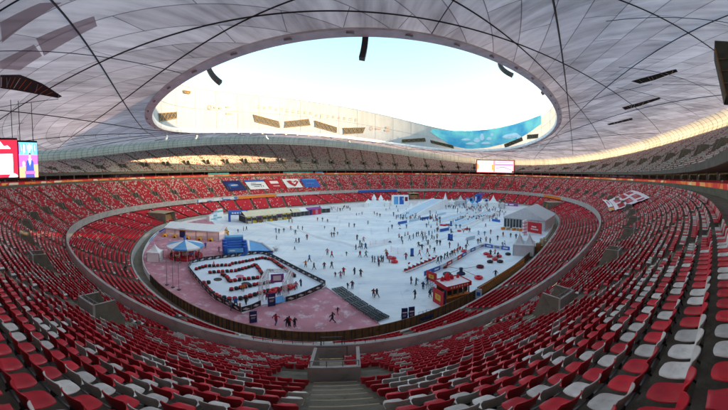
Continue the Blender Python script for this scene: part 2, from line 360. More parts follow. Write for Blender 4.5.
class Tier:
    def __init__(s, name, r0, r1, rows, vom=None, vw=1.55, label='', cat='stand', aisw=.58, concrete='concrete'):
        s.r0, s.r1, s.rows, s.vom, s.vw, s.aisw = r0, r1, rows, vom, vw, aisw
        s.root = thing(name, (CX, CY, 0), label, cat)
        ts = set(np.linspace(0, 2*PI, 361)[:-1])
        s.hole = []
        if vom:
            R = lerp(r0, r1, (vom[0]+vom[1])/2/rows)
            for a in AIS:
                h = vw/dsdt(R, a); ts = {x for x in ts if abs(tmod(x-a)) > h*1.02}; ts |= {(a-h) % (2*PI), (a+h) % (2*PI)}; s.hole.append((a, h))
        ts = np.array(sorted(ts)); ts = np.append(ts, ts[0]+2*PI); tm = (ts[1:]+ts[:-1])/2
        hole = np.zeros(len(tm), bool)
        for a, h in s.hole: hole |= np.abs(tmod(tm-a)) < h*.99
        mb = MB(); mi = mb.mi(concrete)
        for i in range(rows):
            lo, hi = s.row(i), s.row(i+1)
            prof = [P(lo, ts), P(zed(hi, lo[3]), ts), P(hi, ts)]
            prof[0][:, 2] = s.zrow(i, ts); prof[1][:, 2] = s.zrow(i, ts); prof[2][:, 2] = s.zrow(i+1, ts)
            cut = hole & (vom is not None and vom[0] <= i <= vom[1])
            b = len(mb.v); n = len(ts)
            for r in prof: mb.v += [tuple(p) for p in r]
            for q in range(2):
                for j in np.where(~cut)[0]:
                    mb.f.append((b+q*n+j, b+q*n+j+1, b+(q+1)*n+j+1, b+(q+1)*n+j)); mb.m.append(mi); mb.uv.append(None)
        s.terrace = mb.build('terrace', s.root)
        if vom: s.voms()
    def row(s, i): return lerp(s.r0, s.r1, i/s.rows)
    def zrow(s, i, t): return P(s.row(i), t)[..., 2]
    def voms(s):
        v0, v1 = s.vom
        for a, h in s.hole:
            mb = MB(); lo, hi = s.row(v0), s.row(v1+1); zf = float(s.zrow(v0, a))-.02
            def pt(i, k, z): p = P(s.row(i), a+k*h); return (p[0], p[1], z)
            zr = float(s.zrow(v1+1, a)); zt = zr+.85; e = .12/s.vw
            mb.face([pt(v0, -1, zf), pt(v0, 1, zf), pt(v1+1, 1, zf), pt(v1+1, -1, zf)], 'parapet')
            # side walls with a sloping coping, rear wall, dark doorway
            for k in (-1, 1):
                i, o = k, k*(1+e)
                zl = float(s.zrow(v0, a))+.45
                A = [pt(v0, i, zf), pt(v1+1, i, zf), pt(v1+1, i, zt), pt(v1-1, i, zt), pt(v0, i, zl)]
                B = [pt(v0, o, zf), pt(v1+1, o, zf), pt(v1+1, o, zt), pt(v1-1, o, zt), pt(v0, o, zl)]
                mb.face(A, 'concrete'); mb.face(B[::-1], 'concrete')
                for q in (2, 3, 4): mb.face([A[q], A[(q+1) % 5], B[(q+1) % 5], B[q]], 'parapet')
                mb.face([A[4], A[0], B[0], B[4]], 'concrete')
            w = [(v1+1, zf), (v1+1, zt), (v1+1.22, zt), (v1+1.22, zr-.1)]
            for (r1, z1), (r2, z2) in zip(w[:-1], w[1:]):
                mb.face([pt(r1, -1-e, z1), pt(r1, 1+e, z1), pt(r2, 1+e, z2), pt(r2, -1-e, z2)], 'parapet')
            for k in (-1-e, 1+e): mb.face([pt(v1+1, k, zf), pt(v1+1.22, k, zr-.1), pt(v1+1.22, k, zt), pt(v1+1, k, zt)], 'parapet')
            mb.face([pt(v1+.97, -.72, zf+.01), pt(v1+.97, .72, zf+.01), pt(v1+.97, .72, zf+2.15), pt(v1+.97, -.72, zf+2.15)], 'dark')
            vo = mb.build('vomitory', s.root); c_ = pt(v1+1, 0, zt)
            if math.hypot(c_[0], c_[1]) < 60:
                mb = MB(); o = 1+e/2; U = .95
                rl = [Vector(pt(v0, -o, float(s.zrow(v0, a))+.45)), Vector(pt(v1+1.1, -o, zt)), Vector(pt(v1+1.1, o, zt)), Vector(pt(v0, o, float(s.zrow(v0, a))+.45))]
                for dz in (.3,): mb.tube([q+Vector((0, 0, dz)) for q in rl], .022, 'steel', 5)
                for q, w_ in zip(rl[:-1], rl[1:]):
                    for u in (0, .33, .66): p = q.lerp(w_, u); mb.tube([p, p+Vector((0, 0, .3))], .02, 'steel', 4)
                mb.build('guard_rail', vo)
    def seats(s, sp, rows=None, keep=None, back=.30):
        """positions, facing (inward), row index, seats between the aisles"""
        out = []
        for i in (rows or range(s.rows)):
            R = lerp(s.r0, s.r1, (i+.62)/s.rows); p = P(R, tfine); p[:, 2] = s.zrow(i, tfine)
            L = np.concatenate([[0], np.cumsum(np.linalg.norm(np.diff(p[:, :2], axis=0), axis=1))])
            sa = np.interp((AIS+(skew(AIS, i/s.rows) if s.rows == 26 else 0)) % (2*PI), tfine, L); tot = L[-1]
            for k in range(NA):
                a, b = sa[k], sa[(k+1) % NA] if k < NA-1 else sa[0]+tot
                m = s.aisw
                if s.vom and s.vom[0]-1 <= i <= s.vom[1]+1: m = s.vw+(1.15 if s.rows == 26 else .25)
                n = int((b-a-2*m)//sp)
                if n < 1: continue
                x = (a+b)/2+(np.arange(n)-(n-1)/2)*sp; t = np.interp(x % tot, L, tfine)
                out.append(np.stack([t, np.full(n, i), np.full(n, k), np.arange(n), np.full(n, n)], 1))
        o = np.concatenate(out); t = o[:, 0]; pos = np.zeros((len(t), 3)); inn = np.zeros((len(t), 3))
        for i in np.unique(o[:, 1]):
            q = o[:, 1] == i; R = lerp(s.r0, s.r1, (i+.62)/s.rows); a, tg, n_ = frame(R, t[q]); a[:, 2] = s.zrow(i, t[q]); pos[q] = a; inn[q] = n_
        return pos, inn, o

LOW0 = zed(off(rA, .35), 1.15)
LOW1 = zed(off(rB, 1.6), 5.9)
low = Tier('lower_stand', LOW0, LOW1, 16, label='lowest ring of red seating terraces next to the snowy arena floor', aisw=.6)
mid = Tier('middle_stand', rB, rT, 26, vom=(9, 11), vw=.70, label='middle ring of terraces with red and white seats and concrete stair boxes', concrete='concrete')
UP1 = rF.copy(); UP1[3] -= .3
up = Tier('upper_stand', off(rD, .5, .55), UP1, 26, vom=(6, 8), vw=1.3, label='highest ring of grey terraces under the roof edge', aisw=.6)

# front wall of the lower stand and its pale coping
mb = MB(); loft(mb, [zed(rA, -.5), zed(rA, 1.35), zed(off(rA, .35), 1.35), zed(off(rA, .35), 1.1)], T_CIRC, 'parapet'); mb.build('front_wall', low.root)
# parapet of the middle stand, its printed boards and the dark recess under it
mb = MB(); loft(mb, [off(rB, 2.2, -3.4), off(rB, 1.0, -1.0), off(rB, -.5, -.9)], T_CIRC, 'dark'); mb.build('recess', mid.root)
mb = MB(); loft(mb, [off(rB, -.5, -.9), off(rB, -.5, 1.2), off(rB, -.15, 1.2), off(rB, -.02, .0)], T_CIRC, 'parapet'); mb.build('parapet', mid.root)
def strip(R, px0, px1, z0, z1, k, name, root, push=-.03):
    a, b = ring_t(R, px0), ring_t(R, px1); d = tmod(b-a); mb = MB()
    loft(mb, [off(R, push, z0), off(R, push, z1)], a+d*np.linspace(0, 1, 24), k); return mb.build(name, root)
FR = off(rB, -.5)
strip(FR, 196, 236, -.85, .70, 'ads_blue', 'printed_board', mid.root)
strip(FR, 237, 275, -.85, .70, 'orange', 'printed_board', mid.root)
strip(FR, 276, 318, -.85, .70, 'grey_cloth', 'printed_board', mid.root)
strip(FR, 357, 396, -.85, .70, 'blue_cloth', 'printed_board', mid.root)
strip(FR, 545, 562, -.85, .70, 'orange', 'printed_board', mid.root)
# handrail on the parapet in front of the camera
mb = MB(); a0 = ring_t(FR, 255, False); a1 = ring_t(FR, 385, False); tt = a0+tmod(a1-a0)*np.linspace(0, 1, 27); q = P(off(FR, .2, 1.55), tt)
mb.tube(q, .025, 'steel_dark', 5)
for p_ in q[::2]: mb.tube([(p_[0], p_[1], p_[2]-.8), p_], .02, 'steel_dark', 5)
mb.build('handrail', mid.root)
mb = MB()
for R_, px0, px1, dz in ((off(FR, 1.4), 317, 347, 1.85), (off(FR, .3), 321, 342, 1.95)):
    a0, a1 = ring_t(R_, px0, False), ring_t(R_, px1, False); q = P(off(R_, 0, dz), np.array([a0, a1])); g = P(R_, np.array([a0, a1]))
    mb.tube([g[0], q[0], q[1], g[1]], .045, 'steel_dark', 6)
mb.build('handrail', mid.root)
# stair treads in the aisles near the camera
for a in AIS:
    p_ = P(rV, a)
    if math.hypot(p_[0], p_[1]) > 45: continue
    mb = MB()
    for i in range(26):
        lo, hi = mid.row(i), mid.row(i+1); z0, z1 = lo[3], hi[3]
        if 9 <= i <= 11: continue
        if i == 12: mb.build('aisle_steps', mid.root); mb = MB()
        ai = a+skew(a, (i+.5)/26); c0, tg, inn = frame(lerp(lo, hi, .84), ai); tr = np.linalg.norm(P(hi, ai)[:2]-P(lo, ai)[:2])
        mb.box((c0[0], c0[1], z0), 1.35, tr*.32, (z1-z0)*.66, 'concrete', math.atan2(tg[1], tg[0]))
        c0, tg, inn = frame(lerp(lo, hi, .5), ai); mb.box((c0[0], c0[1], z0), 1.35, tr*.345, (z1-z0)*.33, 'concrete', math.atan2(tg[1], tg[0]))
        c1, _, _ = frame(lerp(lo, hi, .70), ai); mb.box((c1[0], c1[1], z0+(z1-z0)*.66-.03), 1.30, .04, .034, 'wear_beige', math.atan2(tg[1], tg[0]))
    mb.build('aisle_steps', mid.root)

# box level between the middle and the upper stand
box = thing('box_level', (CX, CY, 0), 'orange fronted gallery of boxes between the middle and upper stands', 'gallery')
mb = MB(); loft(mb, [rT, zed(rC, rT[3]), rC], T_CIRC, 'concrete'); mb.build('walkway', box)
mb = MB(); loft(mb, [zed(off(rC, .02), 18.7), off(rC, 0, .75), off(rC, .25, .75), off(rC, .25, .0)], T_CIRC, 'boards'); mb.build('front_boards', box)
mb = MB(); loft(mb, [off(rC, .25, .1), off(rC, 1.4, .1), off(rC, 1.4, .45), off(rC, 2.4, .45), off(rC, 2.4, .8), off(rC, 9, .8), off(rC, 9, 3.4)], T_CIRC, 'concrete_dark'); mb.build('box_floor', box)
mb = MB(); loft(mb, [off(rC, 8.9, .8), off(rC, 8.9, 3.0)], T_CIRC, 'glass_dark'); mb.build('back_wall', box)
tq = np.interp(LB*np.arange(90)/90, sB, tfine)
for i, a in enumerate(tq):
    p_ = P(off(rC, 4.2, .8), a)
    if p_[1] < -8: continue
    mb = MB(); mb.lathe(p_, [(.32, 0), (.32, 2.6)], 'parapet', 10); mb.build('column', box, True)
for px0, px1, k in ((207, 228, 'teal'), (282, 312, 'teal'), (314, 322, 'sky_blue')):
    R_ = off(rC, .9, 0); strip(R_, px0, px1, .9, 2.3, k, 'box_glazing', box, 0)
# upper stand: slab edge and soffit
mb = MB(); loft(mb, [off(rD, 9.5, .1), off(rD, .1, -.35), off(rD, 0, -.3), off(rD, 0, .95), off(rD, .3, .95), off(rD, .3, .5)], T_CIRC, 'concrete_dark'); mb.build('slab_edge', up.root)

# ---- seats
def seat_template(lvl):
    """verts, faces of one tub seat; x = right, y = facing, z up, origin on the tread"""
    V, Fc = [], []
    def slab(g, th):
        n, m = len(g), len(g[0]); b = len(V)
        g = np.array(g, float); V.extend(map(tuple, g.reshape(-1, 3))); V.extend(map(tuple, (g+np.array(th)).reshape(-1, 3))); o = n*m
        for i in range(n-1):
            for j in range(m-1):
                a = b+i*m+j; Fc.append((a, a+1, a+m+1, a+m)); Fc.append((a+o, a+o+m, a+o+m+1, a+o+1))
        edge = [(0, j) for j in range(m-1)]+[(i, m-1) for i in range(n-1)]+[(n-1, j) for j in range(m-1, 0, -1)]+[(i, 0) for i in range(n-1, 0, -1)]
        for q in range(len(edge)):
            (i, j), (k, l) = edge[q], edge[(q+1) % len(edge)]; a, c = b+i*m+j, b+k*m+l; Fc.append((c, a, a+o, c+o))
    if lvl == 0:
        slab([[(-.21, -.10, .42), (.21, -.10, .42)], [(-.21, .30, .44), (.21, .30, .44)]], (0, 0, -.04))
        slab([[(-.18, -.10, .40), (.18, -.10, .40)], [(-.23, -.18, .87), (.23, -.18, .87)]], (0, -.03, 0))
    else:
        n = 4
        slab([[(x*(.20 if y < .15 else .15), y, .43-.02*(1-(x)**2)) for x in np.linspace(-1, 1, n)] for y in (-.10, .06, .19, .25)], (0, 0, -.035))
        slab([[(x*w, -.11-(z-.42)*.18+.06*x*x, z) for x in np.linspace(-1, 1, n)] for z, w in ((.42, .17), (.58, .215), (.78, .235), (.87, .20))], (0, -.03, 0))
    return np.array(V), Fc
def tint_of(pw, n):
    w = rng.random(n) < pw; c = np.where(w[:, None], np.array([[.68, .65, .61]]), np.array([[.64, .020, .042]]))
    return c*(1+.16*(rng.random((n, 1))-.5)), w
def stuff(name, sets, label, cat, scl=1.0):
    Vs, Fs, Ts, off_ = [], [], [], 0
    for pos, inn, tint, lvl in sets:
        if not len(pos): continue
        V, Fc = seat_template(lvl); n, m = len(pos), len(V)
        right = np.stack([inn[:, 1], -inn[:, 0], 0*inn[:, 0]], 1)
        V = V*scl; W_ = pos[:, None, :]+V[None, :, 0:1]*right[:, None, :]+V[None, :, 1:2]*inn[:, None, :]; W_[:, :, 2] += V[None, :, 2]
        Vs.append(W_.reshape(-1, 3)); Ts.append(np.repeat(tint, m, 0))
        fa = np.array(Fc)[None]+(np.arange(n)*m)[:, None, None]+off_; Fs.append(fa.reshape(-1, 4)); off_ += n*m
    V, Fa, T = np.concatenate(Vs), np.concatenate(Fs), np.concatenate(Ts)
    me = bpy.data.meshes.new(name); me.vertices.add(len(V)); me.vertices.foreach_set('co', V.ravel().astype(np.float32))
    me.loops.add(Fa.size); me.loops.foreach_set('vertex_index', Fa.ravel().astype(np.int32))
    me.polygons.add(len(Fa)); me.polygons.foreach_set('loop_start', (np.arange(len(Fa))*4).astype(np.int32))
    me.update(calc_edges=True); at_ = me.color_attributes.new('tint', 'FLOAT_COLOR', 'POINT')
    at_.data.foreach_set('color', np.concatenate([T, np.ones((len(T), 1))], 1).ravel().astype(np.float32))
    me.materials.append(M['seats']); o = bpy.data.objects.new(name, me); COL.objects.link(o); return tag(o, label, cat, None, 'stuff')
def inview(pos, m=1.62): return np.abs(np.arctan2(pos[:, 0], pos[:, 1])) < m
pos, inn, o = low.seats(.5); k = inview(pos); pos, inn, o = pos[k], inn[k], o[k]
# pale seats line the aisles and lie scattered through the red
edge = (o[:, 3] < 1)
tint, _ = tint_of(.05+.25*edge*(o[:, 1] % 3 == 0)+.06*(o[:, 1] > 12), len(pos)); tint = np.where(tint[:, :1] > .52, tint, tint*np.array([[1.12, 1.5, 2.6]]))
dist = np.linalg.norm(pos-[0, 0, EYE], axis=1)
stuff('stadium_seats', [(pos, inn, tint, 0)], 'red seats of the lowest stand ringing the arena floor, few of them white', 'seats', 1.13)
pos, inn, o = up.seats(.56); k = inview(pos); pos, inn, o = pos[k], inn[k], o[k]
tint, w = tint_of(.80, len(pos)); tint = np.where(w[:, None], tint*.88, tint*np.array([[.62, 1, 1]])+.03)
stuff('stadium_seats', [(pos, inn, tint, 0)], 'greyish white seats of the highest stand with a few dull red ones', 'seats')
# boxes: two rows of red seats behind the orange boards
sets = []
for rr, zz in ((off(rC, .75), .1), (off(rC, 1.8), .45)):
    L = np.concatenate([[0], np.cumsum(np.linalg.norm(np.diff(P(rr, tfine), axis=0), axis=1))]); t = np.interp(np.arange(0, L[-1], .62), L, tfine)
    a, tg, n_ = frame(rr, t); a[:, 2] = rC[3]+zz; k = inview(a); sets.append((a[k], n_[k], tint_of(.03, int(k.sum()))[0], 0))
stuff('stadium_seats', sets, 'bright red seats inside the boxes behind the orange boards', 'seats')
pos, inn, o = mid.seats(.46); k = inview(pos, 1.75); pos, inn, o = pos[k], inn[k], o[k]
tint, w = tint_of(.25+.13*np.clip((o[:, 1]-12)/12, 0, 1)-.06*(np.linalg.norm(pos-[0, 0, EYE], axis=1) > 55), len(pos))
dist = np.linalg.norm(pos-[0, 0, EYE], axis=1); px = to_px(pos+[0, 0, .5]); vis = (px[:, 0] > -8) & (px[:, 0] < 736) & (px[:, 1] < 425)
order = np.argsort(np.where(vis, dist, 1e9))[:300]; near = np.zeros(len(pos), bool); near[order] = True
rest = ~near & ~((dist < 1.5))
hide = rest & (dist < dist[order].max()) & ~vis & (dist < 2.2)
rest &= ~hide
stuff('stadium_seats', [(pos[rest & (dist < 45)], inn[rest & (dist < 45)], tint[rest & (dist < 45)], 1), (pos[rest & (dist >= 45)], inn[rest & (dist >= 45)], tint[rest & (dist >= 45)], 0)],
      'red and white seats of the middle stand beyond the nearest rows', 'seats', .91)

# near seats: real tub seats, one object each
def near_seat(k, name):
    def slab(fn, nu, nv, th, key):
        mb = MB(); rows = [[fn(u, v) for u in np.linspace(-1, 1, nu)] for v in np.linspace(0, 1, nv)]
        g = np.array(rows); du = np.gradient(g, axis=1); dv = np.gradient(g, axis=0); nn = np.cross(du, dv); nn /= np.linalg.norm(nn, axis=2, keepdims=True)+1e-9
        lo = g-nn*th; mb.grid(g, key); mb.grid(lo[:, ::-1], key)
        ring_ = [(0, j) for j in range(nu-1)]+[(i, nu-1) for i in range(nv-1)]+[(nv-1, j) for j in range(nu-1, 0, -1)]+[(i, 0) for i in range(nv-1, 0, -1)]
        for q in range(len(ring_)):
            a, b = ring_[q], ring_[(q+1) % len(ring_)]
            e0 = (g[a]+lo[a])/2+(g[a]-g[nv//2, nu//2])*.012; e1 = (g[b]+lo[b])/2+(g[b]-g[nv//2, nu//2])*.012
            mb.face([g[b], g[a], e0, e1], key); mb.face([e1, e0, lo[a], lo[b]], key)
        return mb
    def pad(u, v):
        w = 2*v-1; f = max(0, w); x = u*.198*math.sqrt(1-.52*f*f); y = .06+.185*w*math.sqrt(1-.30*u*u*(1 if w > 0 else .15))
        return (x, y, .425+.030*abs(u)**2.4-.016*(1-w*w)-.03*f**4+.02*(1-v)**3)
    def back(u, v):
        z = .40+.47*v*math.sqrt(1-.16*u*u*v*v)-.03*v*abs(u)**3; w = .165+.075*math.sin(min(1, v*1.15)*PI/2)-.035*max(0, v-.75)/.25
        return (u*w, -.125-.085*v+.075*abs(u)**2.2*(.35+.65*v)-.02*v*v, z)
    p = slab(pad, 9, 9, .022, k).build('seat_pad', None, True, link=False); b = slab(lambda u, v: back(-u, v), 9, 9, .018, k).build('backrest', None, True, link=False)
    mb = MB(); mb.box((0, -.10, .30), .10, .12, .11, 'steel_dark'); mb.tube([(-.26, -.13, .30), (.26, -.13, .30)], .022, 'steel', 6); mb.tube([(0, -.13, .30), (0, -.26, .16), (0, -.27, 0)], .025, 'steel_dark', 6)
    br = mb.build('bracket', None, link=False)
    return p.data, b.data, br.data
for k in ('red', 'white_seat'):
    n = M[k].node_tree; b = n.nodes['Principled BSDF']; src = b.inputs['Base Color'].links[0].from_socket
    oi = n.nodes.new('ShaderNodeObjectInfo'); mr = n.nodes.new('ShaderNodeMapRange'); mr.inputs[3].default_value = .72; mr.inputs[4].default_value = 1.12; n.links.new(oi.outputs['Random'], mr.inputs[0])
    mx = n.nodes.new('ShaderNodeMix'); mx.data_type = 'RGBA'; mx.blend_type = 'MULTIPLY'; mx.inputs[0].default_value = 1; n.links.new(src, mx.inputs[6]); n.links.new(mr.outputs[0], mx.inputs[7])
    # grime gathered in patches
    tc = n.nodes.new('ShaderNodeTexCoord'); ad = n.nodes.new('ShaderNodeVectorMath'); ad.operation = 'MULTIPLY_ADD'; n.links.new(oi.outputs['Random'], ad.inputs[0]); ad.inputs[1].default_value = (40, 40, 40); n.links.new(tc.outputs['Object'], ad.inputs[2])
    no = n.nodes.new('ShaderNodeTexNoise'); no.inputs['Scale'].default_value = 9; no.inputs['Detail'].default_value = 8; no.inputs['Roughness'].default_value = .7; n.links.new(ad.outputs[0], no.inputs['Vector'])
    cr = n.nodes.new('ShaderNodeValToRGB'); cr.color_ramp.elements[0].position = .52; cr.color_ramp.elements[0].color = (0, 0, 0, 1); cr.color_ramp.elements[1].position = .78; cr.color_ramp.elements[1].color = (.55, .55, .55, 1); n.links.new(no.outputs[0], cr.inputs[0])
    m2 = n.nodes.new('ShaderNodeMix'); m2.data_type = 'RGBA'; n.links.new(cr.outputs[0], m2.inputs[0]); n.links.new(mx.outputs[2], m2.inputs[6]); m2.inputs[7].default_value = (.22, .10, .09, 1) if k == 'red' else (.34, .30, .25, 1)
    n.links.new(m2.outputs[2], b.inputs['Base Color'])
TPL = {False: near_seat('red', 's'), True: near_seat('white_seat', 's')}
# order for the labels: row counted from the camera down, place counted from the stair aisle
k0 = int(np.argmin(np.abs(tmod(AIS-T0))))
rows_seen = sorted(set(int(r) for r in o[near, 1]), reverse=True)
az = np.arctan2(pos[:, 0], pos[:, 1]); aaz = math.atan2(*P(rV, T0)[:2])
for r in rows_seen:
    for side in (-1, 1):
        ids = [i for i in np.where(near & (o[:, 1] == r))[0] if (tmod(o[i, 0]-T0) > 0) == (side > 0)]
        ids.sort(key=lambda i: abs(tmod(o[i, 0]-T0)))
        wd = None
        for c, i in enumerate(ids):
            sd_ = 'left' if to_px(pos[i])[0, 0] < to_px(P(mid.row(r), T0))[0, 0] else 'right'
            col = 'white' if w[i] else 'red'
            e = bpy.data.objects.new('stadium_seat', None); COL.objects.link(e); e.location = pos[i]; e.rotation_euler = (0, 0, math.atan2(inn[i, 1], inn[i, 0])-PI/2); e.empty_display_size = .2; e.scale = (.91, .91, .93)
            tag(e, '%s plastic seat, %s row down from the viewer, %s seat %s of the stair aisle' % (col, ordinal(rows_seen.index(r)+1), ordinal(c+1), sd_), 'seat', 'red and white seats in the nearest rows')
            for nm, me in zip(('seat_pad', 'backrest', 'bracket'), TPL[bool(w[i])]):
                q = bpy.data.objects.new(nm, me); COL.objects.link(q); q.parent = e

# ================================================================= ROOF
roof = thing('stadium_roof', (CX, CY, 0), 'lavender grey membrane roof with a large oval opening to the sky', 'roof')
rK = off(rF, -4.0, 5.6)                      # where the cove meets the ceiling
def ceil_ring(k):
    R = lerp(rK, rE, k); R[3] += 1.3*math.sin(k*PI); return R
TC = np.linspace(0, 2*PI, 481)
mb = MB(); loft(mb, [ceil_ring(k) for k in np.linspace(0, 1, 15)], TC, 'membrane'); mb.build('ceiling', roof, True)
mb = MB(); loft(mb, [off(rF, .0, -.35), off(rF, .9, 1.4), off(rF, .7, 3.0), off(rF, -.6, 4.5), off(rF, -2.2, 5.3), rK], TC, 'cove'); mb.build('acoustic_cove', roof, True)
mb = MB()
for a in np.interp(LB*np.arange(230)/230, sB, tfine):
    q = [P(off(rF, d-.12, z), a) for d, z in ((.0, -.3), (.9, 1.4), (.7, 3.0), (-.6, 4.42), (-2.2, 5.2), (-4.0, 5.5))]
    mb.tube(q, .075, 'steel_dark', 4)
for d, z in ((.72, 1.4), (.5, 3.0), (-.72, 4.4)): mb.tube([P(off(rF, d, z), t) for t in TC[::2]], .05, 'steel_dark', 4)
mb.build('cove_ribs', roof)
def ceil_z(x, y):
    X0 = -(x-CX)*math.sin(TH)+(y-CY)*math.cos(TH); Y0 = (x-CX)*math.cos(TH)+(y-CY)*math.sin(TH)
    lo, hi = 0.0, 1.0
    for _ in range(30):
        k = (lo+hi)/2; R = lerp(rK, rE, k)
        if abs(X0/R[0])**R[2]+abs(Y0/R[1])**R[2] > 1: hi = k
        else: lo = k
    k = (lo+hi)/2; R = ceil_ring(k); t = math.atan2(np.sign(Y0)*abs(Y0/R[1])**(R[2]/2), np.sign(X0)*abs(X0/R[0])**(R[2]/2)); return R[3]+R[4]*math.cos(2*t+R[5]), k, t
def ceil_at(px, py, drop=0.0):
    d = ray(px, py); h = math.hypot(d.x, d.y); prev = None
    for r in np.linspace(8, 330, 650):
        p = Vector((d.x/h*r, d.y/h*r, EYE+d.z/h*r)); z, k, t = ceil_z(p.x, p.y)
        if 0.001 < k < .999 and p.z > z: p.z = z-drop; return p
    return p
# steel chords tangent to the oval, hanging just under the membrane
def chord(tau, side, tw, dep):
    R = lerp(rK, rE, .93); a, tg, n_ = frame(R, tau); pts = []
    for s in np.arange(0, 260, 5.0):
        x, y = a[0]+side*tg[0]*s, a[1]+side*tg[1]*s; z, k, t = ceil_z(x, y)
        if k < .004: break
        pts.append((x, y, z-dep))
    return pts
NT = 15; SC = np.concatenate([[0], np.cumsum(np.linalg.norm(np.diff(P(rE, tfine), axis=0), axis=1))])
for i, tau in enumerate(np.interp(SC[-1]*(np.arange(NT)+.37)/NT, SC, tfine)):
    for side in (-1, 1):
        pts = chord(tau, side, .3, .10)
        if len(pts) < 3: continue
        mb = MB(); mb.tube(pts, .14, 'steel_dark', 4); mb.build('truss_chord', roof)
mb = MB()
for i, tau in enumerate(np.interp(SC[-1]*(np.arange(40)+.1)/40, SC, tfine)):
    R1 = lerp(rK, rE, .98); a = P(R1, tau); jit = random.uniform(-.12, .12); k0_, k1_ = random.choice(((.98, .55), (.7, .05), (.98, .02), (.5, .02)))
    q = []
    for k_ in np.linspace(k0_, k1_, 14):
        p_ = P(ceil_ring(k_), tau+jit*(1-k_)*3); q.append((p_[0], p_[1], p_[2]-.05))
    mb.tube(q, .07, 'steel_dark', 4)
mb.build('panel_seams', roof)
# edge beam of the opening with its walkway fittings
mb = MB(); loft(mb, [off(rE, 1.9, -.10), off(rE, 1.9, -.45), off(rE, .0, -.55), off(rE, -.25, .2), off(rE, -.25, 1.0)], TC, mat('edge_beam', (.74, .70, .72), .6, .2, .6)); mb.build('edge_beam', roof)
mb = MB()
for t in np.interp(SC[-1]*np.arange(64)/64, SC, tfine):
    c, tg, n_ = frame(off(rE, 1.3, -.62), t); mb.box((c[0], c[1], c[2]-.2), 1.0, .22, .25, 'steel', math.atan2(tg[1], tg[0]))
mb.build('edge_fittings', roof)
# foil wall standing round the opening
HW = 12.5
def fac(dz, d=0.0): return off(rE, .6+d, dz)
TL0 = ring_t(rE, 262); DTL = abs(tmod(ring_t(rE, 440)-TL0))
def FP(z, t, d=0.0):                     # the foil wall stands taller along the far left
    p = P(fac(0, d), t); k = 1+.62*np.exp(-(tmod(np.asarray(t)-TL0)/DTL)**4); p[..., 2] += z*(k if z > 1 else 1); return p
mb = MB(); rows = [FP(z, TC) for z in (1.0, 4, 8, HW)]; uu = [float(x) for x in np.linspace(0, 470, len(TC))]
mb.grid(rows, 'etfe', [[(u, v) for u in uu] for v in (0, 3, 7, 12)]); mb.build('opening_wall', roof, True)
mb = MB()
for t in np.interp(SC[-1]*np.arange(36)/36, SC, tfine): mb.tube([FP(z, t, -.1) for z in (1.0, HW)], .05, 'steel', 4)
for z in (6.5, HW): mb.tube([FP(z, t, -.1) for t in TC], .06 if z < 8 else .12, 'steel', 4)
mb.build('wall_frame', roof)
def facpt(px, py, d=-.7):
    t = ring_t(rE, px); p = P(fac(0, d), t); return np.array(along(px, py, math.hypot(p[0], p[1])))
def facquad(pts, k, name, d=-.7, root=roof, sub=6):
    mb = MB(); a, b, c, e = pts       # top-left, top-right, bottom-right, bottom-left
    rows = []
    for v in np.linspace(0, 1, 4):
        rows.append([facpt((a[0]*(1-u)+b[0]*u)*(1-v)+(e[0]*(1-u)+c[0]*u)*v, (a[1]*(1-u)+b[1]*u)*(1-v)+(e[1]*(1-u)+c[1]*u)*v, d) for u in np.linspace(0, 1, sub)])
    mb.grid(rows, k); return mb, rows
WIN = [((253, 114.5), (279, 121.5), (280, 127.5), (255, 121.5)), ((285, 121.5), (309, 119), (310.5, 125), (284.5, 127.5)), ((314.5, 120.5), (337, 127.5), (337, 132.5), (315, 126.5)), ((343, 128), (365.5, 127.5), (363, 133), (343.5, 134)),
       ((402, 139.5), (425, 138), (426, 141.5), (402, 142.5)), ((430, 140), (453, 145.5), (454, 148.5), (431, 143)), ((504, 144.5), (522, 137), (523, 140.5), (505, 148)), ((527, 135), (538.5, 134), (538, 138), (527, 139)),
       ((158.5, 113.5), (177, 112), (177, 118), (159.5, 121.5)), ((183, 90), (191, 91.5), (190.5, 93.5), (184, 92.5))]
for q in WIN:
    mb, rows = facquad(q, 'dark', 'w'); o_ = mb.build('vent_window', roof)
    mb = MB(); t_, b_ = rows[0], rows[-1]; n_ = len(t_)
    for j in range(n_-1):
        f_ = lambda p: tuple(np.array(p)+.006*(np.array([0, 0, EYE])-np.array(p))/1.0*.2)
        mb.tube([f_(t_[j]), f_(b_[j+1])], .10, 'gold_steel', 4); mb.tube([f_(b_[j]), f_(t_[j+1])], .08, 'gold_steel', 4)
    for r_ in (t_, b_): mb.tube([f_(p) for p in r_], .14, 'gold_steel', 4)
    mb.build('lattice', o_)
# blue mural on the far right of the foil wall, with pale figures
top = [(430, 131.5), (433, 129), (450, 130.8), (470, 130.9), (487, 129.6), (500, 127.5), (514, 124.3), (528, 119.8), (541, 115)]
bot = [(436, 136), (444, 141), (452, 146), (468, 149), (487, 147.8), (505, 143.5), (520, 138), (530, 132), (541, 124)]
mur = bpy.data.materials.new('mural_paint'); mur.use_nodes = True; n = mur.node_tree; b = n.nodes['Principled BSDF']
tc = n.nodes.new('ShaderNodeTexCoord'); no = n.nodes.new('ShaderNodeTexNoise'); no.inputs['Scale'].default_value = .09; no.inputs['Detail'].default_value = 3; n.links.new(tc.outputs['Object'], no.inputs['Vector'])
cr = n.nodes.new('ShaderNodeValToRGB'); cr.color_ramp.elements[0].color = (.04, .33, .58, 1); cr.color_ramp.elements[0].position = .35; cr.color_ramp.elements[1].color = (.22, .66, .66, 1); cr.color_ramp.elements[1].position = .65
n.links.new(no.outputs[0], cr.inputs[0]); n.links.new(cr.outputs[0], b.inputs['Base Color']); b.inputs['Roughness'].default_value = .6
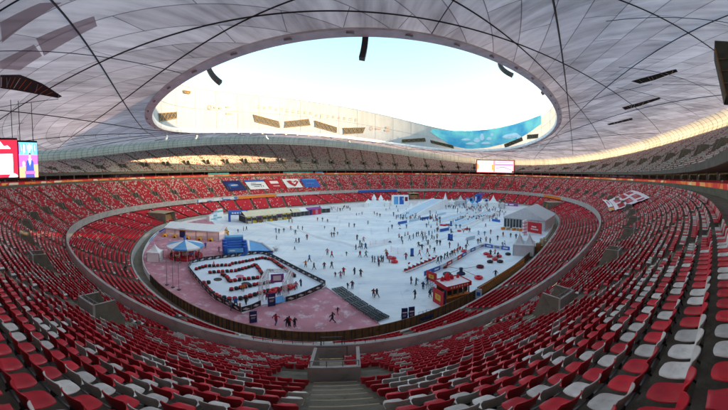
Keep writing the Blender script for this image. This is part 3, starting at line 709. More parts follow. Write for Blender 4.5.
rows = [[facpt(a[0]*(1-v)+c[0]*v, a[1]*(1-v)+c[1]*v, -.65) for a, c in zip(top, bot)] for v in np.linspace(0, 1, 4)]
mb = MB(); mb.grid(rows, mur); mo = mb.build('mural', roof)
mb = MB()
for cx_, cy_, rx, ry in ((512, 136, 9, 3.4), (477, 140, 3.2, 2.2), (482, 137, 2.2, 3.5), (466, 139.5, 4.5, 1.2), (489, 138.5, 2.5, 1.6), (486, 143, 4.5, 1.3), (471, 143.5, 5, 1.2), (492, 134.5, 1.6, 1.5)):
    mb.face([facpt(cx_+rx*math.cos(a)*(1+.18*math.sin(3*a)), cy_+ry*math.sin(a), -1.1) for a in np.linspace(0, 2*PI, 17)[:-1]], 'pale_blue')
mb.build('painted_figures', mo)
# faint row of characters and two emblems on the foil wall
mb = MB(); gl = mat('faded_print', (.22, .16, .13), .7, .1, 1)
for i in range(18):
    x = 259+i*5.75; y = 106.3+i*.78+(.5 if i > 9 else 0)
    for dx0, dy0, dx1, dy1 in random.sample([(-1.3, -1.3, 1.3, -1.1), (-1.3, .1, 1.3, .3), (-1.3, 1.3, 1.3, 1.5), (-1.2, -1.4, -.9, 1.5), (.9, -1.4, 1.2, 1.5), (-.15, -1.5, .15, 1.5)], 4):
        mb.face([facpt(x+a, y+c, -.8) for a, c in ((dx0, dy0), (dx1, dy0+.05), (dx1, dy1+.25), (dx0, dy1+.25))], gl)
for cx_, cy_, r_ in ((210, 107, 2.2), (372, 128.5, 1.8)):
    for q in range(14):
        a, a2 = 2*PI*q/14, 2*PI*(q+.7)/14
        mb.face([facpt(cx_+rr*math.cos(x), cy_+rr*math.sin(x)*1.2, -.8) for rr, x in ((r_*.55, a), (r_, a), (r_, a2), (r_*.55, a2))], gl)
for x0, x1, y in ((214, 216, 107.3), (219, 222, 108), (226, 229, 107), (226, 232, 113.5), (376, 381, 128.8), (386, 389, 127.5), (385, 390, 130.5)):
    mb.face([facpt(a, c, -.8) for a, c in ((x0, y-.8), (x1, y-.7), (x1, y+.8), (x0, y+.7))], gl)
mb.build('wall_print', roof)
# posts on the rim above the mural
mb = MB()
for x in (465.5, 472, 479.5, 485.5, 490.5, 496, 503.5):
    t = ring_t(rE, x); p = FP(HW, t); mb.tube([p, (p[0], p[1], p[2]+2.6)], .16, 'steel', 5)
mb.build('rim_posts', roof)
# vent slots: dark sheets under the ceiling painted as their shade, with bright lattice
def slot(poly):
    mb = MB(); q = [ceil_at(x, y, .12) for x, y in poly]; mb.face(q, 'dark'); o_ = mb.build('ceiling_slot', roof)
    mb = MB(); h = len(q)//2; A, B = q[:h], q[h:][::-1]
    for j in range(12):
        u = (j+.3)/12; f_ = lambda Q, u: Vector(Q[int(u*(len(Q)-1))]).lerp(Vector(Q[min(int(u*(len(Q)-1))+1, len(Q)-1)]), u*(len(Q)-1) % 1)
        a, b = f_(A, u), f_(B, min(u+.06*random.choice((-1, 1)), 1) if j else u); a = a.copy(); b = b.copy(); a.z -= .05; b.z -= .05
        mb.tube([a.lerp(b, .15), a.lerp(b, .85)], .07, random.choice(('steel', 'white_paint', 'white_paint', 'orange', 'wear_green')), 4)
    mb.build('slot_lattice', o_)
slot([(631, 80.5), (650, 75.5), (676, 68.5), (678, 71), (655, 79), (640, 83)])
slot([(622, 107), (640, 102), (659, 97), (661, 98.5), (640, 105.5), (625, 109.5)])
slot([(607, 123.5), (618, 121), (632, 117.5), (633, 119.5), (618, 123), (609, 125)])
slot([(0, 74), (20, 73), (42, 82), (62, 95), (58, 97), (35, 93), (14, 89), (0, 87)])
def shade_panel(poly):
    mb = MB(); mb.face([ceil_at(x, y, .04) for x, y in poly], M['old_membrane']); mb.build('patched_panel', roof)
for q in (((36, 38), (94, 14), (97, 24), (44, 54)), ((0, 60), (34, 43), (42, 54), (20, 69), (0, 68)), ((0, 22), (40, 2), (62, 0), (2, 42))) : shade_panel(q)

# ---- hanging loudspeaker arrays
def line_array(p0, p1, r, wid, label, key='speaker', n=12):
    a, b = along(*p0, r), along(*p1, r); c = Vector((a.x, a.y, (a.z+b.z)/2-.1*abs(a.z-b.z)))
    e = thing('speaker_array', a, label, 'loudspeaker', 'loudspeaker arrays hanging from the roof')
    pts = [(1-u)**2*a+2*u*(1-u)*c+u*u*b for u in [j/n for j in range(n+1)]]
    fw = Vector((a.x, a.y, 0)).normalized(); sdv = Vector((fw.y, -fw.x, 0))
    dirv = Vector((b.x-a.x, b.y-a.y, 0)); 
    if dirv.length < .3: dirv = -fw*.3
    lat = Vector((0, 0, 1)).cross(dirv.normalized())
    for i in range(n):
        u0, u1 = pts[i], pts[i+1]; d = (u1-u0).normalized(); nn = lat.cross(d).normalized(); mb = MB(); h = (u1-u0)*.47; m = (u0+u1)/2
        v = [m+s1*h+lat*s2*wid/2+nn*s3*wid*.34*(1 if s3 > 0 else (.8)) for s1 in (-1, 1) for s2, s3 in ((-1, -1), (1, -1), (1, 1), (-1, 1))]
        for f in ((3, 2, 1, 0), (4, 5, 6, 7), (0, 1, 5, 4), (1, 2, 6, 5), (2, 3, 7, 6), (3, 0, 4, 7)): mb.face([v[j] for j in f], key)
        mb.build('cabinet', e)
    mb = MB(); zt = ceil_z(a.x, a.y)[0]; zt = zt if zt > a.z else a.z+2
    for s in (-.35, .35): mb.tube([a+lat*wid*s, Vector((a.x, a.y, zt))+lat*wid*s], .03, 'steel_dark', 4)
    mb.box((a.x, a.y, a.z), wid*1.05, wid*.7, .14, 'steel_dark', math.atan2(lat.y, lat.x)); mb.build('hanger', e)
line_array((365.5, 27), (361.5, 59), 34, 1.25, 'large dark speaker array hanging at the near middle edge of the opening')
def e_range(px): t = ring_t(rE, px, False); p = P(rE, t); return math.hypot(p[0], p[1])
line_array((207.5, 61), (221, 83), 52, 1.5, 'dark curved speaker array hanging against the sky at the left of the opening')
line_array((499.5, 61.5), (513, 75.5), 62, 1.4, 'grey curved speaker array hanging from the upper right rim')
line_array((551.5, 80.5), (541.5, 93.5), 75, 1.5, 'small curved speaker array at the right end of the opening')
# ---- white spotlights and small speakers under the far ceiling edge
SM = [(167, 137), (197, 137), (243, 132), (266, 137), (283, 132.8), (330, 137.5), (348, 141), (371, 142), (406, 149), (435, 153), (480, 154), (521, 151.5), (540, 146), (557, 136), (566, 122), (570, 112)]
for i, (x, y) in enumerate(SM):
    t = ring_t(rE, x) if x < 552 else ring_t(off(rE, 3), min(x, 553)); rr = math.hypot(*P(off(rE, 4), t)[:2]); a = along(x, y-1.5, rr)
    cz = ceil_z(a.x, a.y)[0]-.1
    e = thing('white_speaker', a, '%s from the left of the small white speakers hanging under the far roof edge' % ordinal(i+1), 'loudspeaker', 'small white speakers under the far roof edge')
    fw = Vector((CX-a.x, CY-a.y, 0)).normalized(); ltv = Vector((fw.y, -fw.x, 0))*random.choice((-1, 1)); mb = MB()
    q = [a+ltv*(.0+1.7*u*u)-Vector((0, 0, 1))*(2.3*u-.5*u*u) for u in (0, .2, .4, .6, .8, 1)]; mb.tube(q, .32, 'white_paint', 6, .36); mb.build('cabinet', e)
    mb = MB(); mb.tube([a, (a.x, a.y, max(cz, a.z+.4))], .06, 'steel', 4); mb.build('hanger', e)

# ================================================================= SCREENS
G_ = {}
def glowm(col, s=1.0):
    k = (col, s)
    if k not in G_: G_[k] = glow('lit_pixels', col, s)
    return G_[k]
def screen(corners, r, label, shapes, base, s=1.0, depth=.9):
    """corners in picture columns/rows: left, top, right, bottom; the display is a flat panel facing the camera side of the bowl"""
    x0, y0, x1, y1 = corners; a, b = along(x0, y0, r[0]), along(x1, y0, r[1]); zb = along((x0+x1)/2, y1, sum(r)/2).z; zt = (a.z+b.z)/2
    e = thing('video_screen', ((a.x+b.x)/2, (a.y+b.y)/2, zb), label, 'screen')
    A, B = Vector((a.x, a.y, 0)), Vector((b.x, b.y, 0)); ux = (B-A); L = ux.length; ux.normalize(); n_ = Vector((ux.y, -ux.x, 0))
    if n_.dot(A) > 0: n_ = -n_
    def q(u, v, d): p = A+ux*(u*L)+n_*d; return (p.x, p.y, zt+(zb-zt)*v)
    mb = MB(); mb.face([q(0, 0, 0), q(1, 0, 0), q(1, 1, 0), q(0, 1, 0)], glowm(base, s)); D = mb.build('display', e)
    mb = MB()
    for i, (pts, c) in enumerate(shapes):
        mb.face([q(u, v, .01+.004*i) for u, v in pts], glowm(c, s))
    if shapes: mb.build('picture', D)
    mb = MB(); o_ = .02
    v = [q(-o_, -.06, -.05), q(1+o_, -.06, -.05), q(1+o_, 1.06, -.05), q(-o_, 1.06, -.05), q(-o_, -.06, -depth), q(1+o_, -.06, -depth), q(1+o_, 1.06, -depth), q(-o_, 1.06, -depth)]
    for f in ((0, 1, 2, 3), (7, 6, 5, 4), (0, 4, 5, 1), (1, 5, 6, 2), (2, 6, 7, 3), (3, 7, 4, 0)): mb.face([v[j] for j in f], 'dark')
    for u in (.15, .85):
        p = q(u, -.06, -depth/2); z = ceil_z(p[0], p[1])[0]; mb.tube([p, (p[0], p[1], max(z, p[2]+1))], .08, 'steel_dark', 5)
    mb.build('cabinet', e)
R_ = lambda a, b, c, d: [(a, b), (c, b), (c, d), (a, d)]
WHT, RED = (.95, .95, .97), (.72, .01, .03)
skyl = [(-.0, .22), (.05, .15), (.15, .18), (.25, .10), (.32, .04), (.38, .10), (.46, .17), (.60, .15), (.72, .22)]
screen((-8, 140, 16.8, 177.5), (52, 53.5), 'left video screen showing a red frame round a white text panel', [(skyl+[(.72, .24), (0, .24)], WHT), (R_(0, .38, .80, .92), WHT), ([(.6, 1), (.68, .93), (.85, .90), (.97, .95), (.97, 1)], WHT)]
       + [(R_(.36+.07*j, .47+.12*i, .36+.07*j+.045, .47+.12*i+.05), (.25, .2, .22)) for i, n_ in ((0, 6), (1, 4)) for j in range(n_)] + [(R_(.50, .70, .545, .75), (.25, .2, .22))]+[(R_(.44+.07*j, .81, .44+.07*j+.045, .85), (.25, .2, .22)) for j in range(3)], RED, 0.55)
suit = [([(.30, 1), (.36, .55), (.48, .47), (.66, .47), (.76, .55), (.80, 1)], (.03, .06, .30)), ([(.47, .47), (.57, .70), (.66, .47)], (.85, .85, .95)), ([(.52, .34), (.62, .34), (.64, .44), (.57, .49), (.50, .44)], (.55, .30, .25)), ([(.51, .36), (.52, .31), (.62, .31), (.63, .36), (.57, .345)], (.03, .02, .03)), ([(.55, .48), (.59, .48), (.585, .66), (.57, .70), (.555, .66)], (.10, .12, .5)),
        (R_(.28, .82, .82, .90), (.45, .10, .30)), (R_(.40, .91, .74, 1), (.05, .06, .25)), ([(.16, .57), (.24, .53), (.30, .58), (.28, .68), (.18, .70)], (.95, .8, .9))]
screen((18.2, 142.5, 36.8, 177.5), (53.6, 55.5), 'video screen showing a man in a blue suit on pink and orange',
       [(R_(0, .0, 1, .36), (.10, .45, .70))]+[(R_(.06*i, .02+.03*(i % 3), .06*i+.035, .34-.05*(i % 4)), random.choice(((.15, .05, .45), (.6, .75, .9), (.45, .2, .6), (.05, .15, .5)))) for i in range(16)]+[([(0, .70), (1, .62), (1, 1), (0, 1)], (.95, .30, .16))]+suit, (.80, .10, .45), 0.5)
tS = ring_t(rD, 495); rS = math.hypot(*P(rD, tS)[:2])-3
screen((477, 160.5, 514, 172.5), (rS, rS-2), 'far video screen glowing white and orange on one half, pink on the other', [(R_(.02, .05, .44, .95), (1.0, .92, .85)), (R_(0, .3, .05, .75), (.9, .2, .06)), (R_(.40, .35, .47, .8), (.9, .25, .06)), ([(.08, .12), (.42, .18), (.42, .30), (.08, .22)], (1, .55, .3)),
        (R_(.5, .05, .97, .95), (.75, .55, .78)), (R_(.5, .28, .97, .42), (.75, .15, .5)), ([(.52, .6), (.72, .5), (.95, .75), (.95, .8), (.72, .58), (.52, .66)], (.35, .1, .3)), (R_(.52, .12, .9, .18), (.3, .2, .35))], (.75, .2, .2), .45, 1.2)
# dark equipment box at the right edge
e = thing('lighting_box', along(722, 70, 24), 'dark olive steel box hanging from the roof at the extreme right', 'equipment box')
a, b = along(714.5, 43, 24), along(728.5, 96, 24); ol = mat('olive_paint', (.06, .055, .03), .6, .3, 1)
fw = Vector((a.x, a.y, 0)).normalized(); rt = Vector((fw.y, -fw.x, 0)); mb = MB(); top_ = a.z+.3
v = []
for d in (0, 3.0):
    for s_, z in ((0, top_), (4.5, top_), (4.5, b.z), (1.32, b.z), (.08, top_-1.0)): p = Vector((a.x, a.y, 0))+rt*s_+fw*d; v.append((p.x, p.y, z))
mb.face(v[:5][::-1], ol); mb.face(v[5:], ol)
for i in range(5): mb.face([v[i], v[(i+1) % 5], v[5+(i+1) % 5], v[5+i]], ol)
mb.build('housing', e)
mb = MB()
for u in (.25, .5, .75): p, q = Vector(v[4]).lerp(Vector(v[3]), u), Vector(v[1]).lerp(Vector(v[2]), u); mb.tube([p-fw*.05, q-fw*.05], .07, 'gold_steel', 4)
mb.tube([Vector(v[4])-fw*.05, Vector(v[3])-fw*.05], .09, 'wood', 4); mb.build('steel_frame', e)
mb = MB(); p = (Vector(v[1])+Vector(v[6]))/2; mb.tube([p, (p.x, p.y, ceil_z(p.x, p.y)[0])], .1, 'steel_dark', 5); mb.build('hanger', e)

# ================================================================= ARENA FLOOR
V3 = lambda p, z=0.0: Vector((p[0], p[1], z))
def wall_strip(mb, pts, z0, z1, th, key, top=None):
    """an upright panel of thickness th along ground points"""
    pts = [Vector((p[0], p[1], p[2] if len(p) > 2 else 0)) for p in pts]; n = len(pts); L, R = [], []
    for i, p in enumerate(pts):
        d = (pts[min(i+1, n-1)]-pts[max(i-1, 0)]); d.z = 0; d.normalize(); q = Vector((-d.y, d.x, 0))*th/2; L.append(p+q); R.append(p-q)
    u = Vector((0, 0, 1))
    rows = [[p+u*z for p in Q] for Q, z in ((L, z0), (L, z1), (R, z1), (R, z0))]
    mb.grid(rows[:2], key); mb.grid(rows[1:3], top or key); mb.grid(rows[2:], key)
    for i in (0, -1): mb.face([L[i]+u*z0, L[i]+u*z1, R[i]+u*z1, R[i]+u*z0], key)
def poly_len(pts):
    s = [0.0]
    for a, b in zip(pts[:-1], pts[1:]): s.append(s[-1]+(Vector(b)-Vector(a)).length)
    return s
def walk(pts, step):
    s = poly_len(pts); out = []; x = 0.0
    while x <= s[-1]:
        i = max(k for k in range(len(s)-1) if s[k] <= x+1e-9); u = (x-s[i])/max(s[i+1]-s[i], 1e-6); out.append(Vector(pts[i]).lerp(Vector(pts[i+1]), u)); x += step
    return out

# brown hoarding at the edge of the trench, built in bays
hb = thing('perimeter_hoarding', (CX, CY, 0), 'brown ribbed hoarding round the near edge of the arena floor', 'fence')
ta = ring_t(rH, 150, False); tb = ring_t(rH, 545, False); dd = tmod(tb-ta)
for t_ in (np.linspace(0, 1, 9),):
    pa, pb = P(rH, ta+dd*.5), P(rH, ta+(dd-2*PI*np.sign(dd))*.5)
    if math.hypot(*pb[:2]) < math.hypot(*pa[:2]): dd -= 2*PI*np.sign(dd)
for i in range(44):
    tt = ta+dd*np.linspace(i/44, (i+.985)/44, 6); mb = MB(); wall_strip(mb, P(zed(off(rH, .08), 0), tt), -.5, 1.25, .10, 'hoarding', 'wood')
    for t in tt[::2]: p = P(off(rH, .16), t); mb.box((p[0], p[1], -.5), .09, .09, 1.78, 'steel_dark')
    mb.build('bay', hb)
# white kerb wall round the far and left edge
kb = thing('kerb_barrier', (CX, CY, 0), 'low white barrier curving round the left and far edge of the arena floor', 'barrier')
mb = MB(); tt = ta+dd*1.004+(2*PI*np.sign(dd)-dd-.01*np.sign(dd))*np.linspace(0, 1, 160); wall_strip(mb, P(zed(off(rH, .0), 0), tt), -.5, .9, .14, 'white_paint'); mb.build('barrier_wall', kb)
for px0, px1, k in ((148, 156, 'sky_blue'), (158, 164, 'blue_cloth')):
    a_ = ring_t(off(rH, -.1), px0); b_ = ring_t(off(rH, -.1), px1); mb = MB(); loft(mb, [zed(off(rH, -.1), .15), zed(off(rH, -.1), .8)], a_+tmod(b_-a_)*np.linspace(0, 1, 8), k); mb.build('printed_board', kb)

def quad_frame(a, b, depth):
    """a, b: front left and right corners on the ground; unit vectors along and away from the camera"""
    a, b = Vector(a), Vector(b); u = (b-a); L = u.length; u.normalize(); w = Vector((-u.y, u.x, 0))
    if w.dot(Vector((a.x, a.y, 0))) < 0: w = -w
    return a, u, w, L
def tent(name, a, b, depth, eave, ridge, label, roof_k='white_cloth', wall_k='pink_cloth', bays=4, door=None, cat='tent', hip=.0, group=None, gable='long'):
    a, u, w, L = quad_frame(a, b, depth); z = a.z; e = thing(name, a+u*L/2+w*depth/2, label, cat, group)
    def q(x, y, h): p = a+u*x+w*y; return (p.x, p.y, z+h)
    mb = MB(); mb.grid([[q(0, depth, 0), q(0, 0, 0), q(L, 0, 0), q(L, depth, 0), q(0, depth, 0)], [q(0, depth, eave), q(0, 0, eave), q(L, 0, eave), q(L, depth, eave), q(0, depth, eave)]], wall_k); mb.build('wall', e)
    o = .35; mb = MB()
    if gable == 'long':
        A, B, C, D = q(-o, -o, eave), q(L+o, -o, eave), q(L+o, depth+o, eave), q(-o, depth+o, eave); R0, R1 = q(L*hip-o*(hip == 0), depth/2, ridge), q(L-L*hip+o*(hip == 0), depth/2, ridge)
        n = 10
        def sheet(p0, p1, r0, r1):
            rows = []
            for v in np.linspace(0, 1, 4): rows.append([Vector(p0).lerp(Vector(p1), x).lerp(Vector(r0).lerp(Vector(r1), x), v)-Vector((0, 0, .12*math.sin(v*PI)*abs(math.sin(x*bays*PI)))) for x in np.linspace(0, 1, bays*4+1)])
            mb.grid(rows, roof_k)
        sheet(A, B, R0, R1); sheet(D, C, R0, R1); mb.face([A, D, R0], roof_k if hip else wall_k); mb.face([B, C, R1], roof_k if hip else wall_k)
    else:
        A, B, C, D = q(-o, -o, eave), q(L+o, -o, eave), q(L+o, depth+o, eave), q(-o, depth+o, eave); R0, R1 = q(L/2, -o, ridge), q(L/2, depth+o, ridge)
        mb.face([A, D, R1, R0], roof_k); mb.face([B, C, R1, R0], roof_k); mb.face([A, B, R0], roof_k); mb.face([D, C, R1], roof_k)
    mb.grid([[A, B, C, D, A], [tuple(Vector(p)-Vector((0, 0, .28))) for p in (A, B, C, D, A)]], roof_k); mb.build('roof', e)
    for i in range(bays+1):
        mb = MB(); p = q(L*i/bays, -.06, 0); mb.box(p, .14, .10, eave, 'steel', math.atan2(u.y, u.x)); mb.build('post', e)
    if door:
        x0, x1, h, k = door; mb = MB(); mb.face([q(x0, -.04, 0), q(x1, -.04, 0), q(x1, -.04, h), q(x0, -.04, h)], k); mb.build('door', e)
    return e, q, L
def pagoda(a, b, depth, eave, peak, label, key='white_cloth', wall_k='white_cloth', peaks=1, name='pagoda_tent', opened=False):
    a, u, w, L = quad_frame(a, b, depth); z = a.z; e = thing(name, a+u*L/2+w*depth/2, label, 'tent')
    def q(x, y, h): p = a+u*x+w*y; return Vector((p.x, p.y, z+h))
    mb = MB(); o = .08
    if not opened: mb.grid([[q(0, depth, 0), q(0, 0, 0), q(L, 0, 0), q(L, depth, 0), q(0, depth, 0)], [q(0, depth, eave), q(0, 0, eave), q(L, 0, eave), q(L, depth, eave), q(0, depth, eave)]], wall_k)
    for x in (0, L):
        for y in (0, depth): p = q(x, y, 0); mb.box(p, .12, .12, eave, 'steel')
    mb.build('wall', e)
    for i in range(peaks):
        x0, x1 = L*i/peaks, L*(i+1)/peaks; c = q((x0+x1)/2, depth/2, peak); mb = MB(); N = 6; cor = [q(x0-o, -o, eave), q(x1+o, -o, eave), q(x1+o, depth+o, eave), q(x0-o, depth+o, eave)]
        rows = []
        for v in np.linspace(0, 1, 7):
            r = []
            for s_ in range(4):
                for m_ in range(N): p = cor[s_].lerp(cor[(s_+1) % 4], m_/N); h = (1-v)**2.1; f = (1-v); r.append(Vector((c.x+(p.x-c.x)*v, c.y+(p.y-c.y)*v, eave+z+(peak-eave)*h)))
            rows.append(r)
        mb.grid(rows, key, closed=True); mb.grid([rows[-1], [p-Vector((0, 0, .25)) for p in rows[-1]]], key, closed=True); mb.tube([c-Vector((0, 0, .3)), c+Vector((0, 0, .35))], .05, key, 5); mb.build('roof', e)
    return e, q

# long white marquee at the left with orange domes and a yellow sign
e, q, L = tent('marquee', ground(165.5, 235.5), ground(219, 240.5), 8.0, 2.9, 4.3, 'long white marquee with pinkish walls and a yellow sign over its door', door=(5.6, 7.6, 2.3, 'navy'), bays=5)
mb = MB(); mb.face([q(5.2, -.10, 2.25), q(8.0, -.10, 2.25), q(7.8, -.10, 3.1), q(5.4, -.10, 3.1)], 'yellow'); mb.face([q(5.9, -.12, 2.4), q(7.3, -.12, 2.4), q(7.3, -.12, 2.55), q(5.9, -.12, 2.55)], 'orange'); mb.build('sign', e)
for i, (x, nm) in enumerate(((.4, 'leftmost by the end of its wall'), (4.2, 'just left of the door'), (8.9, 'just right of the door'), (13.2, 'second from its right end'), (17.0, 'at its right end'))):
    p = Vector(q(x, -1.0, 0)); d = thing('play_dome', p, 'orange dome tent in front of the white marquee, '+nm, 'play tent', 'orange domes before the marquee')
    mb = MB(); mb.lathe(p, [(.95, 0), (.98, .25), (.85, .6), (.55, .88), (.2, 1.0), (.02, 1.02)], 'orange', 12, ['orange', 'orange', 'yellow']); mb.build('dome', d, True)
    mb = MB(); c = p-Vector((p.x, p.y, 0)).normalized()*.93; mb.box(c, .55, .2, .5, 'dark', math.atan2(p.y, p.x)-PI/2); mb.build('opening', d)
p = ground(224, 236); d = thing('flower_arch', p, 'yellow and green decorated arch at the right end of the white marquee', 'arch'); mb = MB()
for i in range(90):
    a_ = random.random()*PI; c = p+Vector((math.cos(a_)*1.5+random.uniform(-.3, .3), random.uniform(-.4, .4), math.sin(a_)*3.0+random.uniform(-.2, .3))); mb.box(c, .3, .3, .3, random.choice(('yellow', 'yellow', 'wear_green', 'orange', 'white_cloth')), random.random()*3)
mb.tube([p+Vector((math.cos(x)*1.5, 0, math.sin(x)*3.0)) for x in np.linspace(0, PI, 10)], .15, 'wear_green', 5); mb.build('garland', d)
pagoda(ground(147, 261.5), ground(159.3, 262.5), 3.0, 2.4, 4.2, 'small square white pagoda tent at the left edge of the track')
# carousel
c = ground(185.5, 256.5); e = thing('carousel', c, 'small fairground carousel with a blue and white striped canopy', 'carousel'); Rc = 4.3
mb = MB(); mb.lathe(c, [(Rc, 0), (Rc, .45), (.3, .5)], 'red_cloth', 28, ['maroon_deck', 'maroon_deck'] if False else None); mb.build('platform', e)
mb = MB(); zt = hgt(184, 257, 239)
mb.lathe(c, [(Rc+.25, 2.75), (Rc+.3, 3.15), (Rc*.55, 3.75), (.5, zt-.5), (.1, zt)], None, 24, ['sky_blue', 'sky_blue', 'sky_blue', 'white_cloth', 'white_cloth', 'white_cloth']); mb.build('canopy', e)
mb = MB(); mb.lathe(c, [(.9, .45), (.8, 1.6), (1.0, 2.9)], 'cream', 14, ['cream', 'maroon'] if False else None); mb.build('centre_column', e, True); mb = MB(); mb.lathe(c, [(.35, zt-.3), (.3, zt+.5), (.08, zt+.9)], 'blue_cloth', 8); mb.build('finial', e)
for i in range(12):
    a_ = 2*PI*i/12+.1; rr = Rc*(.80 if i % 2 else .55); p = c+Vector((math.cos(a_)*rr, math.sin(a_)*rr, .5)); k = random.choice(('white_paint', 'cream', 'wear_pink', 'wear_brown', 'wear_blue_wear'))
    mb = MB(); mb.tube([p, p+Vector((0, 0, 2.4))], .03, 'gold_steel', 5); mb.build('pole', e)
    t_ = Vector((-math.sin(a_), math.cos(a_), 0)); hz = p+Vector((0, 0, .75+.25*(i % 3))); mb = MB()
    mb.tube([hz-t_*.55, hz-t_*.3, hz, hz+t_*.3, hz+t_*.45+Vector((0, 0, .12)), hz+t_*.6+Vector((0, 0, .5)), hz+t_*.72+Vector((0, 0, .62)), hz+t_*.92+Vector((0, 0, .45))], .19, k, 7, .08)
    for s_, f_ in ((-.35, -.2), (-.3, .1), (.3, .25), (.35, -.1)): mb.tube([hz+t_*s_, hz+t_*(s_+f_*.6)-Vector((0, 0, .3)), hz+t_*(s_+f_)-Vector((0, 0, .6))], .07, k, 5, .04)
    mb.build('horse', e)
for i in range(16):
    a_ = 2*PI*i/16; p = c+Vector((math.cos(a_)*(Rc+.1), math.sin(a_)*(Rc+.1), 0)); mb = MB(); mb.tube([p, p+Vector((0, 0, 2.8))], .05, 'white_paint', 5); mb.build('post', e)
# crowd barriers round the carousel queue
def barrier(a, b, label, n=1, group=None, key='steel'):
    a, b = Vector(a), Vector(b); e = thing('crowd_barrier', (a+b)/2, label, 'barrier', group); mb = MB(); u = Vector((0, 0, 1))
    mb.tube([a, a+u*1.05, b+u*1.05, b], .03, key, 5); mb.tube([a+u*.25, b+u*.25], .02, key, 4)
    L = (b-a).length; k = max(2, int(L/.3))
    for i in range(1, k): p = a.lerp(b, i/k); mb.tube([p+u*.25, p+u*1.05], .012, key, 4)
    mb.build('rails', e)
for i, (x0, y0, x1, y1) in enumerate(((160, 262, 167, 264), (168, 264.5, 176, 266), (177, 266, 187, 266.5), (188, 266, 197, 265.5), (166, 259, 172, 261))):
    barrier(ground(x0, y0), ground(x1, y1), 'grey steel crowd barrier in front of the carousel, %s from the left' % ordinal(i+1), group='barriers round the carousel')
for i, (x, y) in enumerate(((167, 285), (173, 287.5), (179, 290))):
    p = ground(x, y); e = thing('flag_pole', p, 'thin grey pole standing on the pink track, %s from the left' % ordinal(i+1), 'pole', 'thin poles by the hoarding'); mb = MB(); mb.tube([p, p+Vector((0, 0, 5.2))], .05, 'steel', 6); mb.build('shaft', e)
    mb = MB(); mb.box(p, .5, .5, .12, 'steel_dark'); mb.build('base', e)

# big blue inflatable slide and its landing pad
a, b = ground(224, 257), ground(247, 256); a, u, w, L = quad_frame(a, b, 5); e = thing('inflatable_slide', a+u*L/2, 'big blue inflatable slide with walls beside the pink track', 'inflatable')
q = lambda x, y, h: a+u*x+w*y+Vector((0, 0, h)); H = 3.9; mb = MB()
def puff(mb, p, q_, r, k): mb.tube([p.lerp(q_, x) for x in [j/6 for j in range(7)]], r, k, 9)
for i in range(5): puff(mb, q(.3, .4+i*1.1, .0+.5), q(.3, .4+i*1.1, H-.5*abs(i-2)), .62, 'blue_cloth'); puff(mb, q(L-.3, .4+i*1.1, .5), q(L-.3, .4+i*1.1, H-.4-.5*abs(i-2)), .62, 'blue_cloth')
for i in range(7): puff(mb, q(.5, .1+i*.55, .4+i*.5), q(L-.5, .1+i*.55, .4+i*.5), .52, 'blue_cloth' if i % 2 else 'wear_blue_wear')
puff(mb, q(.4, 4.6, H), q(L-.4, 4.6, H), .6, 'sky_blue'); mb.build('inflated_tubes', e, True)
mb = MB(); mb.box(q(L/2, 2.6, 0), L, 5, .9, 'navy', math.atan2(u.y, u.x)); mb.build('base', e)
mb = MB(); mb.face([q(.9, -.45, 1.2), q(L-.9, -.45, 1.2), q(L-.9, -.2, 2.2), q(.9, -.2, 2.2)], 'sky_blue'); mb.face([q(1.3, -.47, 1.5), q(2.7, -.47, 1.5), q(2.7, -.33, 1.9), q(1.3, -.33, 1.9)], 'pale_blue'); mb.build('printed_panel', e)
pts = [ground(*x) for x in ((249, 254.5), (273, 254), (262, 245.5), (248, 242))]; c = sum(pts, Vector())/4; e = thing('landing_mat', c, 'flat blue landing mat with padded white rim beside the blue inflatable', 'mat')
mb = MB(); mb.prism([(p.x, p.y) for p in pts], GZ*0, .7, 'sky_blue'); mb.build('mat', e)
mb = MB(); R2 = [Vector((p.x, p.y, .75)) for p in pts]
for i in range(4): puff(mb, R2[i], R2[(i+1) % 4], .34 if i != 0 else .25, ('navy', 'grey_cloth', 'white_cloth', 'white_cloth')[i])
mb.build('rim', e, True)
p = ground(271, 251); e = thing('air_blower', p+Vector((1, 0, 0)), 'round white air tube at the corner of the blue landing mat', 'blower'); mb = MB(); mb.torus(p+Vector((1.2, .6, 1.0)), .7, .25, 'white_cloth'); mb.box(p+Vector((1.2, .6, 0)), .8, .8, .9, 'grey_cloth'); mb.build('housing', e)
# iceberg inflatable, blue arch, food stalls at the far left
a, b = ground(209.5, 221.5), ground(225, 219.5); a, u, w, L = quad_frame(a, b, 4); e = thing('inflatable_iceberg', a+u*L/2, 'white and teal iceberg shaped inflatable standing behind the long marquee', 'inflatable')
q = lambda x, y, h: a+u*x*L+w*y+Vector((0, 0, h)); H = hgt(218, 220, 209)
mb = MB()
for x0, x1, h0, h1, k in ((0, .35, .45, .6, 'white_cloth'), (.25, .62, .62, .80, 'pale_blue'), (.5, .95, .9, 1.0, 'white_cloth'), (.0, 1, .38, .42, 'white_cloth')):
    v = [q(x0, 0, 0), q(x1, 0, 0), q(x1, 4, 0), q(x0, 4, 0), q(x0+.05, .8, H*h0), q(x1-.04, .8, H*h1), q(x1-.06, 3, H*h1*.95), q(x0+.06, 3, H*h0*.95)]
    for f in ((0, 1, 5, 4), (1, 2, 6, 5), (2, 3, 7, 6), (3, 0, 4, 7), (4, 5, 6, 7)): mb.face([v[j] for j in f], k)
for x0, x1, h0, h1 in ((.55, .9, .72, .86), (.30, .5, .42, .5), (.1, .4, .14, .22), (.5, .8, .2, .3)): mb.face([q(x0, -.02+.8*h0*1.0-.06, H*h0), q(x1, -.02+.8*h0-.06, H*h0), q(x1, -.02+.8*h1-.06, H*h1), q(x0, -.02+.8*h1-.06, H*h1)], 'teal')
mb.build('body', e)
